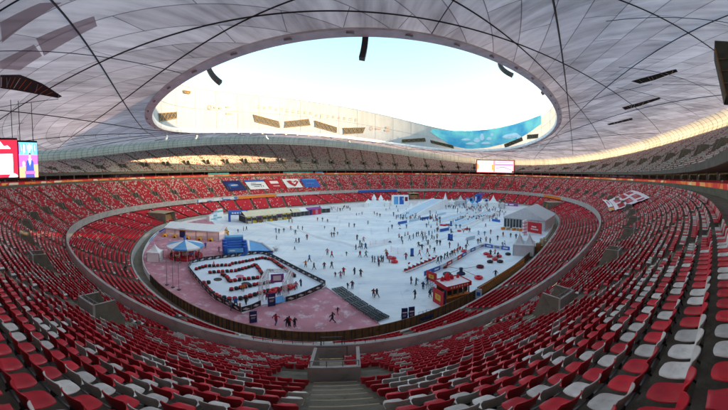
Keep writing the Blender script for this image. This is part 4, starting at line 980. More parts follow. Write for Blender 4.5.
p = ground(238, 221.5); e = thing('inflatable_arch', p, 'blue inflatable entrance arch with white lettering patches beside the food tents', 'arch'); d = V3(p).normalized(); u = Vector((d.y, -d.x, 0)); mb = MB(); h = 3.4
mb.tube([p-u*3.6, p-u*3.6+Vector((0, 0, h))], .55, 'blue_cloth', 9); mb.tube([p+u*3.6, p+u*3.6+Vector((0, 0, h))], .55, 'blue_cloth', 9); mb.tube([p-u*4.1+Vector((0, 0, h+.5)), p+u*4.1+Vector((0, 0, h+.5))], 1.0, 'blue_cloth', 10); mb.build('body', e, True)
for x in (-2.6, -1.5, -.4, .8, 1.9): mb = MB(); mb.face([p+u*(x+s_)-d*1.03+Vector((0, 0, h+z)) for s_, z in ((0, .2), (.8, .2), (.8, .75), (0, .75))], 'white_cloth'); mb.build('printed_mark', e)
e, q, L = tent('food_tent', ground(246, 223.5), ground(291, 218.5), 8, 3.0, 4.6, 'long cream roofed food tent with yellow pillars behind the snow', 'cream', 'wear_charcoal', 9)
for i in range(9): mb = MB(); mb.face([q(L*(i+.15)/9, -.15, 2.2), q(L*(i+.85)/9, -.15, 2.2), q(L*(i+.85)/9, -.15, 2.9), q(L*(i+.15)/9, -.15, 2.9)], ('yellow', 'cream', 'purple', 'yellow')[i % 4]); mb.build('stall_sign', e)
for i in range(9): mb = MB(); mb.box(q(L*(i+.5)/9, -.5, 0), L/9*.8, .5, 1.0, ('cream', 'yellow', 'wood')[i % 3]); mb.build('counter', e)
for i, (x0, x1, y0, k, nm) in enumerate(((293, 300, 217, 'cream', 'small cream stall tent just right of the long food tent'), (301, 307.5, 216, 'white_cloth', 'small white stall tent left of the purple booth'), (322, 330, 213, 'grey_cloth', 'small grey roofed stall right of the purple booth'))):
    tent('stall_tent', ground(x0, y0), ground(x1, y0-.6), 4, 2.4, 3.6, nm, k, 'wear_charcoal', 2, group='stall tents along the far edge')
e, q, L = tent('purple_booth', ground(309, 215.5), ground(321, 214), 4, 3.0, 3.6, 'purple booth with red and blue panels at the far snow edge', 'purple', 'purple', 3)
mb = MB()
for i, k in enumerate(('wear_navy_blue', 'red_cloth', 'wear_pink', 'red_cloth')): mb = MB(); mb.face([q(L*(i+.1)/4, -.12, .3), q(L*(i+.9)/4, -.12, .3), q(L*(i+.9)/4, -.12, 2.6), q(L*(i+.1)/4, -.12, 2.6)], k); mb.build('panel', e)

# ---- ice maze with its walls of tyres
mz = [(188, 269.5), (192, 263.5), (205, 261), (225, 258.5), (250, 255.5), (262, 254), (273, 258.5), (288, 266.5), (304, 275), (318, 282), (327, 286.5), (312, 293.5), (299, 299), (284, 303), (262, 305.5), (243, 314), (226, 305.5), (214, 299.5), (207, 292.5), (197, 281)]
MZ = [at(*p_, 0.0) for p_ in mz]
mb = MB(); pl = [(p.x, p.y) for p in MZ]; ar = sum(pl[i][0]*pl[i-1][1]-pl[i-1][0]*pl[i][1] for i in range(len(pl))); mb.prism(pl if ar < 0 else pl[::-1], 0, .16, 'snow_block', 'snow'); tag(mb.build('ice_platform'), kind='structure'); IZ = .16
fe = thing('maze_fence', MZ[10], 'black panelled fence enclosing the ice maze of red tyres', 'fence')
ed = [Vector((p.x, p.y, .0)) for p in MZ]+[Vector((MZ[0].x, MZ[0].y, 0))]; st = walk(ed, 1.9); gap0, gap1 = at(284, 303), at(264, 305.5)
for a, b in zip(st[:-1], st[1:]):
    m_ = (a+b)/2
    if (m_-Vector(gap0)).length+(m_-Vector(gap1)).length < (Vector(gap0)-Vector(gap1)).length+1.2: continue
    mb = MB(); d = (b-a).normalized(); A, B = a+d*.05, b-d*.05; wall_strip(mb, [A, B], .12, 1.05, .07, 'black_rubber'); pn = mb.build('panel', fe)
    n_ = Vector((-d.y, d.x, 0)); mb = MB()
    for s_ in (-1, 1):
        o_ = n_*.05*s_; c = (A+B)/2
        mb.face([c-d*.6+o_+Vector((0, 0, .45)), c-d*.1+o_+Vector((0, 0, .30)), c+d*.6+o_+Vector((0, 0, .62)), c+d*.1+o_+Vector((0, 0, .82))], 'grey_cloth')
    mb.build('printed_mark', pn)
    mb = MB(); mb.tube([a, a+Vector((0, 0, 1.12))], .045, 'steel', 5); mb.build('post', fe)
zz = lambda L_: [at(195+x/5.47, 255+y/5.47, IZ) for x, y in L_]
TL = [('along the upper edge', [(8, 82), (60, 66), (120, 63), (195, 60)], .86), ('down the upper right edge', [(205, 52), (290, 37), (370, 20), (420, 30), (480, 74), (530, 108), (548, 124)], .86), ('in the upper inner row', [(82, 101), (130, 97), (220, 92), (290, 74), (332, 58), (352, 85), (372, 115)], .86),
      ('in the middle zigzag row', [(150, 111), (178, 128), (186, 150), (260, 139), (372, 126)], .86), ('in the lower inner row', [(200, 195), (270, 180), (340, 166), (432, 150)], .86), ('in the short left row', [(48, 158), (88, 156)], .86), ('round the left lower edge', [(58, 176), (80, 205), (130, 236), (190, 247), (255, 244), (320, 226), (380, 206), (440, 196), (505, 182)], .86)]
tyre = {}
for key in ('red', 'dark'):
    mb = MB(); mb.torus((0, 0, .17), .26, .14, 'black_rubber', 14, 8); T1 = mb.build('t', None, True, link=False).data
    mb = MB(); mb.torus((0, 0, .45), .26, .14, 'red_cloth' if key == 'red' else 'black_rubber', 14, 8); T2 = mb.build('t', None, True, link=False).data; tyre[key] = (T1, T2)
for nm, L_, step in TL:
    for i, p in enumerate(walk(zz(L_), step)):
        key = 'dark' if (i % 3 == 1) else 'red'; e = thing('tyre_stack', p, '%s tyre stack, %s from left %s of the maze' % ('red topped' if key == 'red' else 'all black', ordinal(i+1), nm), 'tyre stack', 'tyre stacks of the ice maze'); e.rotation_euler = (0, 0, random.random()*6)
        for j, me in enumerate(tyre[key]): o_ = bpy.data.objects.new('tyre', me); COL.objects.link(o_); o_.parent = e; o_.location = (random.uniform(-.05, .05), random.uniform(-.05, .05), 0)
for i, (x, y) in enumerate(((125, 134), (278, 158), (410, 84), (245, 117))):
    p = zz([(x, y)])[0]; e = thing('floor_mat', p, 'dark oval mat lying on the maze ice, %s' % ('at the left end', 'between the two lower rows', 'in the upper right corner', 'in the very middle')[i], 'mat'); mb = MB(); mb.lathe(p, [(.8, 0), (.8, .07), (.1, .09), (.01, .09)], 'black_rubber' if i < 3 else 'wear_pink', 14); mb.build('mat', e)
# gate of the maze: white truss towers, banner, red seats, blue mats
g0, g1 = at(262, 301), at(292, 292); gt = thing('maze_gate', (g0+g1)/2, 'white truss gate at the entrance of the ice maze', 'gate')
def truss(mb, a, b, s, k):
    a, b = Vector(a), Vector(b); d = (b-a).normalized(); u = d.orthogonal().normalized(); v = d.cross(u); cor = [(u*x+v*y)*s/2 for x, y in ((-1, -1), (1, -1), (1, 1), (-1, 1))]; n = max(2, int((b-a).length/s))
    for c in cor: mb.tube([a+c, b+c], .05, k, 4)
    for i in range(n):
        for j in range(4): mb.tube([a.lerp(b, i/n)+cor[j], a.lerp(b, (i+1)/n)+cor[(j+1) % 4]], .03, k, 4)
HG = 3.4
for x, y in ((261, 301.5), (267, 288), (285, 300), (291, 288)):
    p = at(x, y, IZ); mb = MB(); truss(mb, p, p+Vector((0, 0, HG)), .5, 'white_paint'); mb.build('tower', gt)
for (x0, y0), (x1, y1) in (((261, 301.5), (267, 288)), ((267, 288), (291, 288)), ((285, 300), (291, 288))):
    mb = MB(); truss(mb, at(x0, y0, IZ)+Vector((0, 0, HG)), at(x1, y1, IZ)+Vector((0, 0, HG)), .45, 'white_paint'); mb.build('beam', gt)
a, b = at(271, 291, IZ), at(284, 290, IZ); mb = MB(); wall_strip(mb, [a, b], 1.6, 3.2, .06, 'purple'); wall_strip(mb, [a.lerp(b, .2)-Vector((0, .08, 0)), a.lerp(b, .8)-Vector((0, .08, 0))], 2.0, 2.9, .05, 'pink_cloth'); mb.build('banner', gt)
pts = [at(x, y, IZ) for x, y in ((275, 304), (289, 301), (282, 296), (272, 298.5))]; e = thing('entrance_mat', sum(pts, Vector())/4, 'light blue mat on the floor inside the maze entrance', 'mat'); mb = MB(); mb.prism([(p.x, p.y) for p in pts], IZ, IZ+.12, 'sky_blue'); mb.build('mat', e)
def board(x0, y0, x1, y1, h, key, label, z0=.0, cat='banner board', mark=None, group=None, th=.12):
    a, b = ground(x0, y0), ground(x1, y1); e = thing('banner_board', (a+b)/2, label, cat, group); mb = MB(); wall_strip(mb, [a, b], z0, h, th, key); mb.build('panel', e)
    d = (b-a).normalized(); n_ = Vector((d.y, -d.x, 0)); n_ = -n_ if n_.dot(V3(a)) > 0 else n_
    if mark:
        for u0, u1, v0, v1, k in mark:
            mb = MB()
            P_ = lambda u, v: a.lerp(b, u)+n_*(th/2+.012)+Vector((0, 0, z0+(h-z0)*v)); mb.face([P_(u0, v0), P_(u1, v0), P_(u1, v1), P_(u0, v1)], k); mb.build('print', e)
    for u in (.06, .94): mb = MB(); p = a.lerp(b, u)-n_*.1; mb.tube([p, p+Vector((0, 0, h))], .04, 'steel', 5); mb.tube([p+Vector((0, 0, h*.7)), p-n_*.7], .03, 'steel', 4); mb.build('stand', e)
    return e
NV = [(.12, .88, .62, .72, 'white_cloth'), (.2, .8, .45, .5, 'grey_cloth'), (.2, .7, .35, .4, 'grey_cloth')]
board(268, 306.5, 275.5, 305.5, 2.3, 'navy', 'dark blue notice board in front of the maze entrance', mark=NV)
board(249.5, 323, 257, 322, 1.9, 'navy', 'lower dark blue board standing on the pink track below the maze', mark=NV)
for i, (x, y, k) in enumerate(((273, 292.5, 'red'), (277, 291, 'red'), (288, 289, 'red'), (291, 287.5, 'red'))):
    p = at(x, y, IZ); e = thing('bumper_ring', p, 'bright red rubber ring beside the maze gate, %s from the left' % ordinal(i+1), 'rubber ring', 'red rubber rings at the maze gate'); mb = MB(); mb.torus(p+Vector((0, 0, .28)), .55, .28, 'red', 14, 8); o_ = mb.build('tube', e, True); mb = MB(); mb.lathe(p, [(.45, .1), (.42, .2), (.01, .2)], 'black_rubber', 12); mb.build('seat', e)
# rubber mats with a lattice pattern lying between the track and the snow
MT = [(331, 290), (337, 295), (343.5, 300), (350, 305), (357, 310), (364, 315), (371, 319.5), (378, 323.5)]
for i in range(len(MT)-1):
    a, b = at(*MT[i]), at(*MT[i+1]); d = (b-a).normalized(); n_ = Vector((d.y, -d.x, 0)); n_ = n_ if n_.dot(Vector((1, 0, 0))) > 0 else -n_; c = (a+b)/2+n_*1.0
    e = thing('lattice_mat', V3(c), 'black lattice rack on the snow border, %s from the maze' % ordinal(i+1), 'rack', 'black lattice racks along the snow border'); mb = MB(); L = (b-a).length*.41; z = .32
    for s_ in np.linspace(-1, 1, 6): mb.tube([c+d*(s_*L)-n_*1.0+Vector((0, 0, z)), c+d*(s_*L)+n_*1.0+Vector((0, 0, z))], .065, 'black_rubber', 5)
    for s_ in np.linspace(-1, 1, 5): mb.tube([c-d*L+n_*s_+Vector((0, 0, z+.05)), c+d*L+n_*s_+Vector((0, 0, z+.05))], .06, 'black_rubber', 5)
    for x in (-1, 1):
        for y in (-1, 1): p = c+d*x*L*.9+n_*y*.9; mb.tube([(p.x, p.y, 0), p+Vector((0, 0, z))], .05, 'steel_dark', 4)
    mb.build('lattice', e)

# ---- right rink with ad boards, kiosk, spinning sled rides
RK = [(424, 276.5), (443, 269), (457, 261), (470, 253), (483, 247), (499, 249.5), (513, 251)]
RP = [ground(*p_) for p_ in RK]
fe = thing('rink_boards', RP[3], 'row of blue and white advertising boards along the edge of the sled rink', 'fence'); keys = ['blue_cloth', 'pale_blue', 'red_cloth', 'blue_cloth', 'grey_cloth', 'wear_blue_wear', 'pale_blue']
st = walk(RP, 2.4)
for i, (a, b) in enumerate(zip(st[:-1], st[1:])):
    d = (b-a).normalized(); k = keys[(i*3+i//4) % 7] if i < 14 else ('blue_cloth', 'pale_blue', 'wear_blue_wear')[i % 3]; mb = MB(); wall_strip(mb, [a+d*.03, b-d*.03], .1, 1.1, .09, k); o_ = mb.build('board', fe)
    n_ = Vector((d.y, -d.x, 0)); mb = MB()
    for s_ in (-1, 1): mb.face([a.lerp(b, u)+n_*.055*s_+Vector((0, 0, z)) for u, z in ((.2, .45), (.75, .4), (.8, .75), (.25, .8))], 'white_cloth' if k != 'grey_cloth' else 'blue_cloth')
    mb.build('print', o_)
RD = [(.25, .75, .3, .7, 'yellow'), (.4, .62, .42, .62, 'orange')]
board(426.5, 279, 436.5, 283, 1.9, 'red_cloth', 'red advertising board with a yellow emblem on the snow above the fenced queue', mark=RD)
board(433, 301, 443.5, 307.5, 2.6, 'red_cloth', 'larger red advertising board with a yellow emblem leaning beside the kiosk', mark=RD)
board(443.8, 306.5, 445.5, 304, 2.6, 'navy', 'narrow dark blue board between the red board and the kiosk')
board(401.5, 321, 407.6, 320.5, 2.1, 'navy', 'tall dark blue notice board on the snow near the stand, left one of a pair', mark=NV)
board(408.6, 320.3, 414.5, 319.6, 2.2, 'navy', 'tall dark blue notice board on the snow near the stand, right one of a pair', mark=NV)
for i, (x, y) in enumerate(((422, 320), (426, 319), (429.5, 317.5))):
    p = ground(x, y); e = thing('push_sled', p, 'grey blue push sled parked on the snow by the stand, %s from the left' % ordinal(i+1), 'sled', 'push sleds parked by the stand'); mb = MB(); mb.box(p+Vector((0, 0, .25)), .6, .9, .35, 'wear_navy_blue'); mb.tube([p+Vector((-.3, .5, .3)), p+Vector((-.3, .6, 1.05)), p+Vector((.3, .6, 1.05)), p+Vector((.3, .5, .3))], .04, 'steel', 5); mb.build('seat', e)
    mb = MB(); mb.tube([p+Vector((-.3, -.5, .2)), p+Vector((-.3, -.3, .03)), p+Vector((-.3, .6, .03))], .03, 'steel', 4); mb.build('runner', e); mb = MB(); mb.tube([p+Vector((.3, -.5, .2)), p+Vector((.3, -.3, .03)), p+Vector((.3, .6, .03))], .03, 'steel', 4); mb.build('runner', e)
for i in range(9):   # blue grey fenced queue left of the kiosk
    x, y = 424+i*2.3, 287.5+i*1.25; barrier(ground(x, y), ground(x+4.2, y-2.6), 'steel blue crowd barrier in the queue left of the kiosk, %s from the left' % ordinal(i+1), group='queue barriers by the kiosk', key='wear_denim')
# kiosk
a, b = ground(446.5, 303.5), ground(468.5, 297.5); a, u, w, L = quad_frame(a, b, 2.7); e = thing('ticket_kiosk', a+u*L/2+w*1.3, 'wooden kiosk with a red fascia and pale roof on the snow', 'kiosk'); q = lambda x, y, h: a+u*x*L+w*y+Vector((0, 0, h)); D, ry = 2.7, math.atan2(u.y, u.x)
H = 2.55
mb = MB(); mb.grid([[q(0, D, 0), q(0, 0, 0), q(1, 0, 0), q(1, D, 0), q(0, D, 0)], [q(0, D, 1.05), q(0, 0, 1.05), q(1, 0, 1.05), q(1, D, 1.05), q(0, D, 1.05)]], 'wood'); 
for x in (0, .25, .5, .75, 1): mb.box(q(x, 0, 1.05), .16, .16, H-1.05, 'wood', ry); mb.box(q(x, D, 1.05), .16, .16, H-1.05, 'wood', ry)
mb.face([q(0, D-.1, 1.0), q(1, D-.1, 1.0), q(1, D-.1, H), q(0, D-.1, H)], 'wood'); mb.face([q(0.01, .02, 1.05), q(.99, .02, 1.05), q(.99, D-.12, 1.05), q(.01, D-.12, 1.05)], 'wood'); mb.build('wall', e)
mb = MB()
for x in (.03, .28, .53, .78): mb = MB(); mb.face([q(x, .12, 1.3), q(x+.19, .12, 1.3), q(x+.19, .12, H-.35), q(x, .12, H-.35)], 'glass_dark'); mb.build('window', e)
mb = MB(); mb.grid([[q(-.05, -.4, 1.06), q(1.05, -.4, 1.06)], [q(-.05, .1, 1.10), q(1.05, .1, 1.10)]], 'orange'); mb.build('counter', e)
o0, o1 = -.06, 1.06; mb = MB(); c4 = [(o0, D+.4), (o0, -.4), (o1, -.4), (o1, D+.4), (o0, D+.4)]; mb.grid([[q(x, y, H-.1) for x, y in c4], [q(x, y, H+.65) for x, y in c4]], 'red_cloth'); mb.build('fascia', e)
mb = MB(); mb.face([q(*p_, H+.45) for p_ in c4[:4]], 'pink_cloth'); mb.build('roof', e)
mb = MB()
for x, s_ in ((.18, .6), (.40, 1.0), (.62, .65), (.9, .5)): mb = MB(); mb.lathe(q(x, D-.3, H+.4), [(.5*s_, 0), (.55*s_, .4*s_), (.40*s_, .9*s_), (.18*s_, 1.25*s_), (.02, 1.4*s_)], 'red', 10); mb.build('roof_ornament', e, True)
mb = MB()
for x in (.1, .22, .34, .46, .58, .7, .82): mb = MB(); mb.face([q(x, -.42, H+.12), q(x+.07, -.42, H+.12), q(x+.07, -.42, H+.45), q(x, -.42, H+.45)], 'cream'); mb.build('fascia_mark', e)
# lattice fence at the right, with a pale end board
fa, fb = ground(477, 297), ground(527, 264); e = thing('wooden_fence', (fa+fb)/2, 'long orange brown wooden lattice fence along the right side of the rink', 'fence')
st = walk([fa, fb], 2.6)
for a, b in zip(st[:-1], st[1:]):
    mb = MB(); d = (b-a).normalized(); wall_strip(mb, [a+d*.04, b-d*.04], .05, .85, .08, 'wood')
    for j in range(7):
        p, r_ = a.lerp(b, j/6), a.lerp(b, min(1, (j+1)/6)); mb.tube([p+Vector((0, 0, .85)), r_+Vector((0, 0, 1.75))], .04, 'orange', 4); mb.tube([r_+Vector((0, 0, .85)), p+Vector((0, 0, 1.75))], .04, 'gold_steel', 4)
    wall_strip(mb, [a, b], 1.72, 1.85, .14, 'wood'); mb.build('panel', e)
board(475.5, 298.3, 481.5, 299, 1.8, 'pale_blue', 'pale blue end board at the near end of the wooden lattice fence', mark=[(.2, .8, .3, .7, 'blue_cloth')])
# spinning tube rides
def tube_ring(p, key, label, group, R=.48, person_=False):
    e = thing('snow_tube', p, label, 'snow tube', group); mb = MB(); mb.torus(p+Vector((0, 0, .26)), R, .26, key, 14, 8); mb.build('ring', e, True); mb = MB(); mb.lathe(p, [(R*.8, .08), (R*.7, .2), (.01, .2)], 'black_rubber' if key != 'black_rubber' else 'wear_blue_wear', 12); mb.build('seat', e)
c = ground(461, 274); rd = thing('spinner_ride', c, 'spinning sled ride, a dark hub with long thin poles, on the rink above the kiosk', 'ride'); mb = MB(); mb.lathe(c, [(.9, 0), (.8, .3), (.35, .5), (.3, 1.2), (.45, 1.3), (.02, 1.5)], 'wear_navy_blue', 12); mb.build('hub', rd)
for i, (x, y, k, nm) in enumerate(((443.5, 267.5, 'wear_maroon', 'upper left'), (480, 267.5, 'wear_maroon', 'upper right'), (478.5, 278.5, 'red', 'lower right'), (447, 275, 'black_rubber', 'lower left'))):
    p = ground(x, y); mb = MB(); mb.tube([c+Vector((0, 0, 1.1)), p+(c-p).normalized()*.8+Vector((0, 0, .5))], .05, 'wood', 5); mb.build('pole', rd); tube_ring(p, k, '%s snow tube at the %s pole of the spinning ride' % ({'wear_maroon': 'dark red', 'red': 'bright red', 'black_rubber': 'black'}[k], nm), 'tubes of the spinning ride', .58)
for i, (x, y, k) in enumerate(((486, 254.5, 'red'), (489.5, 257, 'red'), (494.5, 256.5, 'white_cloth'), (499, 257, 'red'), (495, 260, 'red'), (508, 254.8, 'black_rubber'), (490, 262.5, 'black_rubber'), (500, 262.3, 'black_rubber'), (489, 253.5, 'white_cloth'), (480.5, 267.2, 'wear_maroon'))[:9]):
    tube_ring(ground(x, y), k, '%s snow tube at the far end of the rink, %s from left' % ({'red': 'red', 'white_cloth': 'white', 'black_rubber': 'black'}[k], ordinal(sorted([486, 489.5, 494.5, 499, 495, 508, 490, 500, 489]).index(x)+1)), 'snow tubes at the far end of the rink')
# red sled train left of the rink
for i, (x, y) in enumerate(((407, 271.5), (411, 270), (415, 268.3), (419, 266.6), (423, 265), (427, 263.2), (431, 261.8), (434.5, 260))):
    p = ground(x, y); e = thing('ice_bike', p, 'red ice bike parked in the line left of the rink, %s from the left' % ordinal(i+1), 'ice bike', 'red ice bikes parked in a line'); d = Vector((.8, .6, 0)); s_ = Vector((.6, -.8, 0)); U = Vector((0, 0, 1))
    mb = MB(); mb.tube([p-d*.8+U*.45, p+U*.35, p+d*.5+U*.55, p+d*.7+U*.9], .14, 'red', 7); mb.build('frame', e); mb = MB(); mb.box(p-d*.4+U*.5, .5, .45, .22, 'black_rubber', .64); mb.build('saddle', e)
    mb = MB(); mb.tube([p+d*.7+U*.9-s_*.4, p+d*.7+U*.95+s_*.4], .05, 'black_rubber', 5); mb.build('handlebar', e)
    for t_ in (-1, 1): mb = MB(); mb.tube([p-d*.9+s_*.4*t_+U*.25, p-d*.6+s_*.4*t_+U*.04, p+d*.7+s_*.4*t_+U*.04], .05, 'steel', 5); mb.build('runner', e)
    if i in (1, 4, 6): mb = MB(); mb.tube([p-d*.9, p-d*.9+U*1.9], .03, 'steel', 4); mb.face([p-d*.9+U*1.5, p-d*.3+U*1.5, p-d*.3+U*1.9, p-d*.9+U*1.9], 'red_cloth'); mb.build('flag', e)
# ---- big grey hall tent at the right, red billboard, pagoda with two peaks
e, q, L = tent('hall_tent', ground(504, 227.5), ground(545, 231.5), 16, 4.2, 8.2, 'big pale grey frame tent with a dark glazed front on the right of the snow', 'grey_cloth', 'grey_cloth', 6, gable='side')
mb = MB()
for i in range(7): mb = MB(); mb.face([q(L*(i*.075+.01), -.12, .2), q(L*(i*.075+.062), -.12, .2), q(L*(i*.075+.062), -.12, 3.6), q(L*(i*.075+.01), -.12, 3.6)], 'glass_dark'); mb.build('window', e)
for i, (x, y) in enumerate(((503, 229.5), (508, 229.8), (514, 230.3), (518, 230.5), (521, 231))):
    p = ground(x, y); d = thing('counter_stand', p, 'small orange sales counter before the glazed tent, %s from the left' % ordinal(i+1), 'counter', 'orange counters before the hall tent'); mb = MB(); mb.box(p, 1.5, .7, 1.0, 'orange' if i % 2 == 0 else 'wear_beige'); mb.build('desk', d); mb = MB(); mb.box(p+Vector((0, 0, 1.0)), 1.6, .8, .06, 'white_paint'); mb.build('worktop', d)
board(527.5, 233, 541.5, 235.5, 4.2, 'red_cloth', 'red billboard with pale characters in front of the big grey tent', z0=.5, mark=[(.30+.12*i, .38+.12*i, .50, .64, 'white_cloth') for i in range(3)]+[(.25+.09*i, .31+.09*i, .28, .40, 'pink_cloth') for i in range(6)], cat='billboard')
p = ground(524.5, 235); e = thing('pink_pylon', p, 'pink and white pylon sign left of the red billboard', 'pylon'); mb = MB(); mb.box(p, 1.6, .6, 5.2, 'pink_cloth', .2); mb.build('tower', e); mb = MB()
for z in (.8, 1.9, 3.0, 4.1): mb.box(p+Vector((0, -.03, z)), 1.66, .64, .35, 'wear_pink', .2)
mb.build('bands', e)
pagoda(ground(513, 255.5), ground(533.5, 257), 4.5, 2.9, 5.6, 'pale grey double pagoda tent with two pointed peaks right of the rink', 'grey_cloth', 'grey_cloth', 2, 'double_pagoda')
for i, (x, y, k, nm) in enumerate(((538, 251, 'wood', 'brown crate pile behind the double pagoda tent'), (542, 246, 'wear_beige', 'beige crate pile nearer the stand behind the pagoda'))):
    p = ground(x, y); e = thing('crate_pile', p, nm, 'crates'); mb = MB(); 
    for j in range(5): mb = MB(); mb.box(p+Vector((random.uniform(-.1, .1)+.9*(j % 2), .0, .75*(j//2))), .85, 1.1, .74, k, .4); mb.build('crate', e)
# white screen and striped wall behind, at the far right mouth of the tunnel
board(531.5, 201, 548, 202.5, 7.0, 'grey_cloth', 'pale grey display wall above the big tent by the stand', z0=3.2)
# tunnel mouths cut in the lower stand
def tunnel(px, label, key):
    t = ring_t(off(rA, 3), px); c, tg, n_ = frame(off(rA, .1), t); tgv, iv = Vector(tg), Vector(n_); c = Vector((c[0], c[1], 0)); e = thing('tunnel_portal', c, label, 'tunnel'); rz = math.atan2(tg[1], tg[0])
    for s_ in (-1, 1): mb = MB(); a = c+tgv*3.4*s_+iv*.3; wall_strip(mb, [a, a-iv*9], -.45, 5.2, .3, 'concrete', key); mb.build('side_wall', e)
    mb = MB(); b = c-iv*8.8; mb.face([b-tgv*3.2+Vector((0, 0, -.4)), b+tgv*3.2+Vector((0, 0, -.4)), b+tgv*3.2+Vector((0, 0, 5.0)), b-tgv*3.2+Vector((0, 0, 5.0))], 'dark'); mb.build('opening', e)
    mb = MB(); m_ = c-iv*.4; mb.face([m_-tgv*3.2+Vector((0, 0, -.4)), m_+tgv*3.2+Vector((0, 0, -.4)), m_+tgv*3.2-iv*1.6+Vector((0, 0, 4.3)), m_-tgv*3.2-iv*1.6+Vector((0, 0, 4.3))], 'wood'); mb.build('ramp_wall', e)
    mb = MB(); mb.box(c-iv*5+Vector((0, 0, 5.2)), 7.2, 8.4, .3, 'wear_beige', rz); mb.build('canopy', e)
tunnel(163, 'brown walled tunnel mouth in the red lower stand behind the long marquee', 'wood')
tunnel(413, 'dark tunnel mouth in the far red stand beside the printed backdrop', 'dark')
tunnel(551, 'tunnel mouth with a brown ramp in the lower stand right of the big tent', 'wood')
# ---- far end: snow castle, backdrop, cone, snow slides, tents
def castle(p, w_, h, label):
    e = thing('snow_castle', p, label, 'snow castle'); d = V3(p).normalized(); u = Vector((d.y, -d.x, 0)); mb = MB(); mb.box(p, w_, 3, h*.45, 'snow_block', math.atan2(u.y, u.x), .95); mb.build('keep', e)
    for x, r, hh in ((-.45, .11, .62), (-.12, .14, 1.0), (.28, .14, .95), (.47, .09, .55)):
        c = p+u*x*w_; mb = MB(); mb.lathe(c, [(r*w_, 0), (r*w_*.92, h*hh*.6), (r*w_*1.05, h*hh*.62), (r*w_*.5, h*hh*.82), (.02, h*hh)], 'snow_block', 12); mb.build('turret', e)
castle(ground(376, 206), 10.5, hgt(376, 206, 194), 'white snow castle with two pointed turrets at the far edge')
board(391.5, 205.5, 408.5, 205.2, hgt(400, 205.4, 195), 'white_cloth', 'large white and blue printed backdrop wall at the far end', mark=[(.14, .40, .1, .85, 'sky_blue'), (.46, .72, .1, .85, 'blue_cloth'), (.78, .95, .4, .8, 'wear_maroon'), (.5, .7, .5, .7, 'pale_blue')])
p = ground(445.3, 204); e = thing('snow_cone', p, 'slender white snow cone standing far behind the crowd', 'snow sculpture'); h = hgt(445, 204, 193); mb = MB(); mb.lathe(p, [(2.6, 0), (1.6, h*.35), (.7, h*.7), (.05, h)], 'snow_block', 12); mb.build('cone', e, True)
def slide(L_, w_, h0, h1, label):
    a, b = ground(*L_[0]), ground(*L_[1]); d = (b-a).normalized(); n_ = Vector((-d.y, d.x, 0)); e = thing('snow_slide', (a+b)/2, label, 'snow slide', 'snow slides at the far end'); rows, lip0, lip1 = [], [], []
    for u in [j/10 for j in range(11)]:
        c = a.lerp(b, u); z = h0+(h1-h0)*(1-(1-u)**1.5 if h1 > h0 else u); rows.append([(c+n_*x*w_/2+Vector((0, 0, zz_))) for x, zz_ in ((-1.12, -.2), (-1.0, z+.5), (-.86, z+.5), (-.8, z), (.8, z), (.86, z+.5), (1.0, z+.5), (1.12, -.2))])
    mb = MB(); mb.grid(rows, 'snow_block'); mb.face(rows[-1], 'snow_block'); mb.face(rows[0], 'snow_block'); mb.build('banked_sides', e)
    mb = MB(); mb.grid([[r[3]*.999+r[4]*.001+Vector((0, 0, .02)), r[4]*.999+r[3]*.001+Vector((0, 0, .02))] for r in rows], 'pale_blue'); mb.build('sliding_lane', e)
slide(((404, 217.5), (440, 206.5)), 9, .15, 4.5, 'broad snow slide with a pale blue lane left of the snow cone')
slide(((437, 222), (474, 213.5)), 5, .15, .9, 'low snow bank with a pale blue channel left of the far tents')
slide(((456, 226), (492, 214.5)), 6, .15, 1.2, 'curved bank of snow with a pale blue channel below the far tents')
for i, (x0, x1, y0, dp, ev, pk, k, nm) in enumerate(((455.5, 465, 205, 6, 2.6, 6.2, 'grey_cloth', 'grey pagoda tent at the far end right of the snow cone'), (488, 498.5, 207.5, 7, 3.0, 7.4, 'white_cloth', 'largest white pagoda tent at the far end, left of the big grey tent'), (478, 486, 206.5, 5, 2.4, 4.8, 'white_cloth', 'small white pagoda tent left of the largest far pagoda'), (499.5, 504, 209, 4, 3.2, 4.2, 'grey_cloth', 'narrow grey tent squeezed between the far pagoda and the big tent'))):
    pagoda(ground(x0, y0), ground(x1, y0+.2), dp, ev, pk, nm, k, k)
for i, (x0, x1, y, h, k, nm) in enumerate(((465.5, 474, 204, 4.2, 'sky_blue', 'blue scaffold screen right of the grey far pagoda'), (474.5, 481, 203.5, 6.0, 'blue_cloth', 'taller blue screen behind the small white far pagoda'), (481.5, 489, 204, 3.6, 'pale_blue', 'pale blue screen left of the largest far pagoda'), (498.5, 505, 203.5, 3.4, 'wear_green', 'green and grey screen behind the largest far pagoda'))):
    board(x0, y, x1, y+.1, h, k, nm, mark=[(.1, .3, .3, .8, 'white_cloth'), (.5, .8, .5, .9, 'navy')])
p = ground(480.5, 206); e = thing('blue_tower', p, 'thin blue lattice tower rising above the far blue screens', 'tower'); mb = MB(); truss(mb, p, p+Vector((0, 0, hgt(480, 206, 191))), 1.0, 'blue_cloth'); mb.build('lattice', e); mb = MB(); mb.box(p+Vector((0, 0, hgt(480, 206, 195))), 5.5, 1.0, .8, 'blue_cloth'); mb.build('crossbar', e)
board(503.5, 205.5, 518, 206.5, 1.8, 'purple', 'long low purple board at the foot of the far stand', mark=[(.05, .3, .2, .8, 'white_cloth'), (.4, .7, .3, .7, 'pink_cloth')])
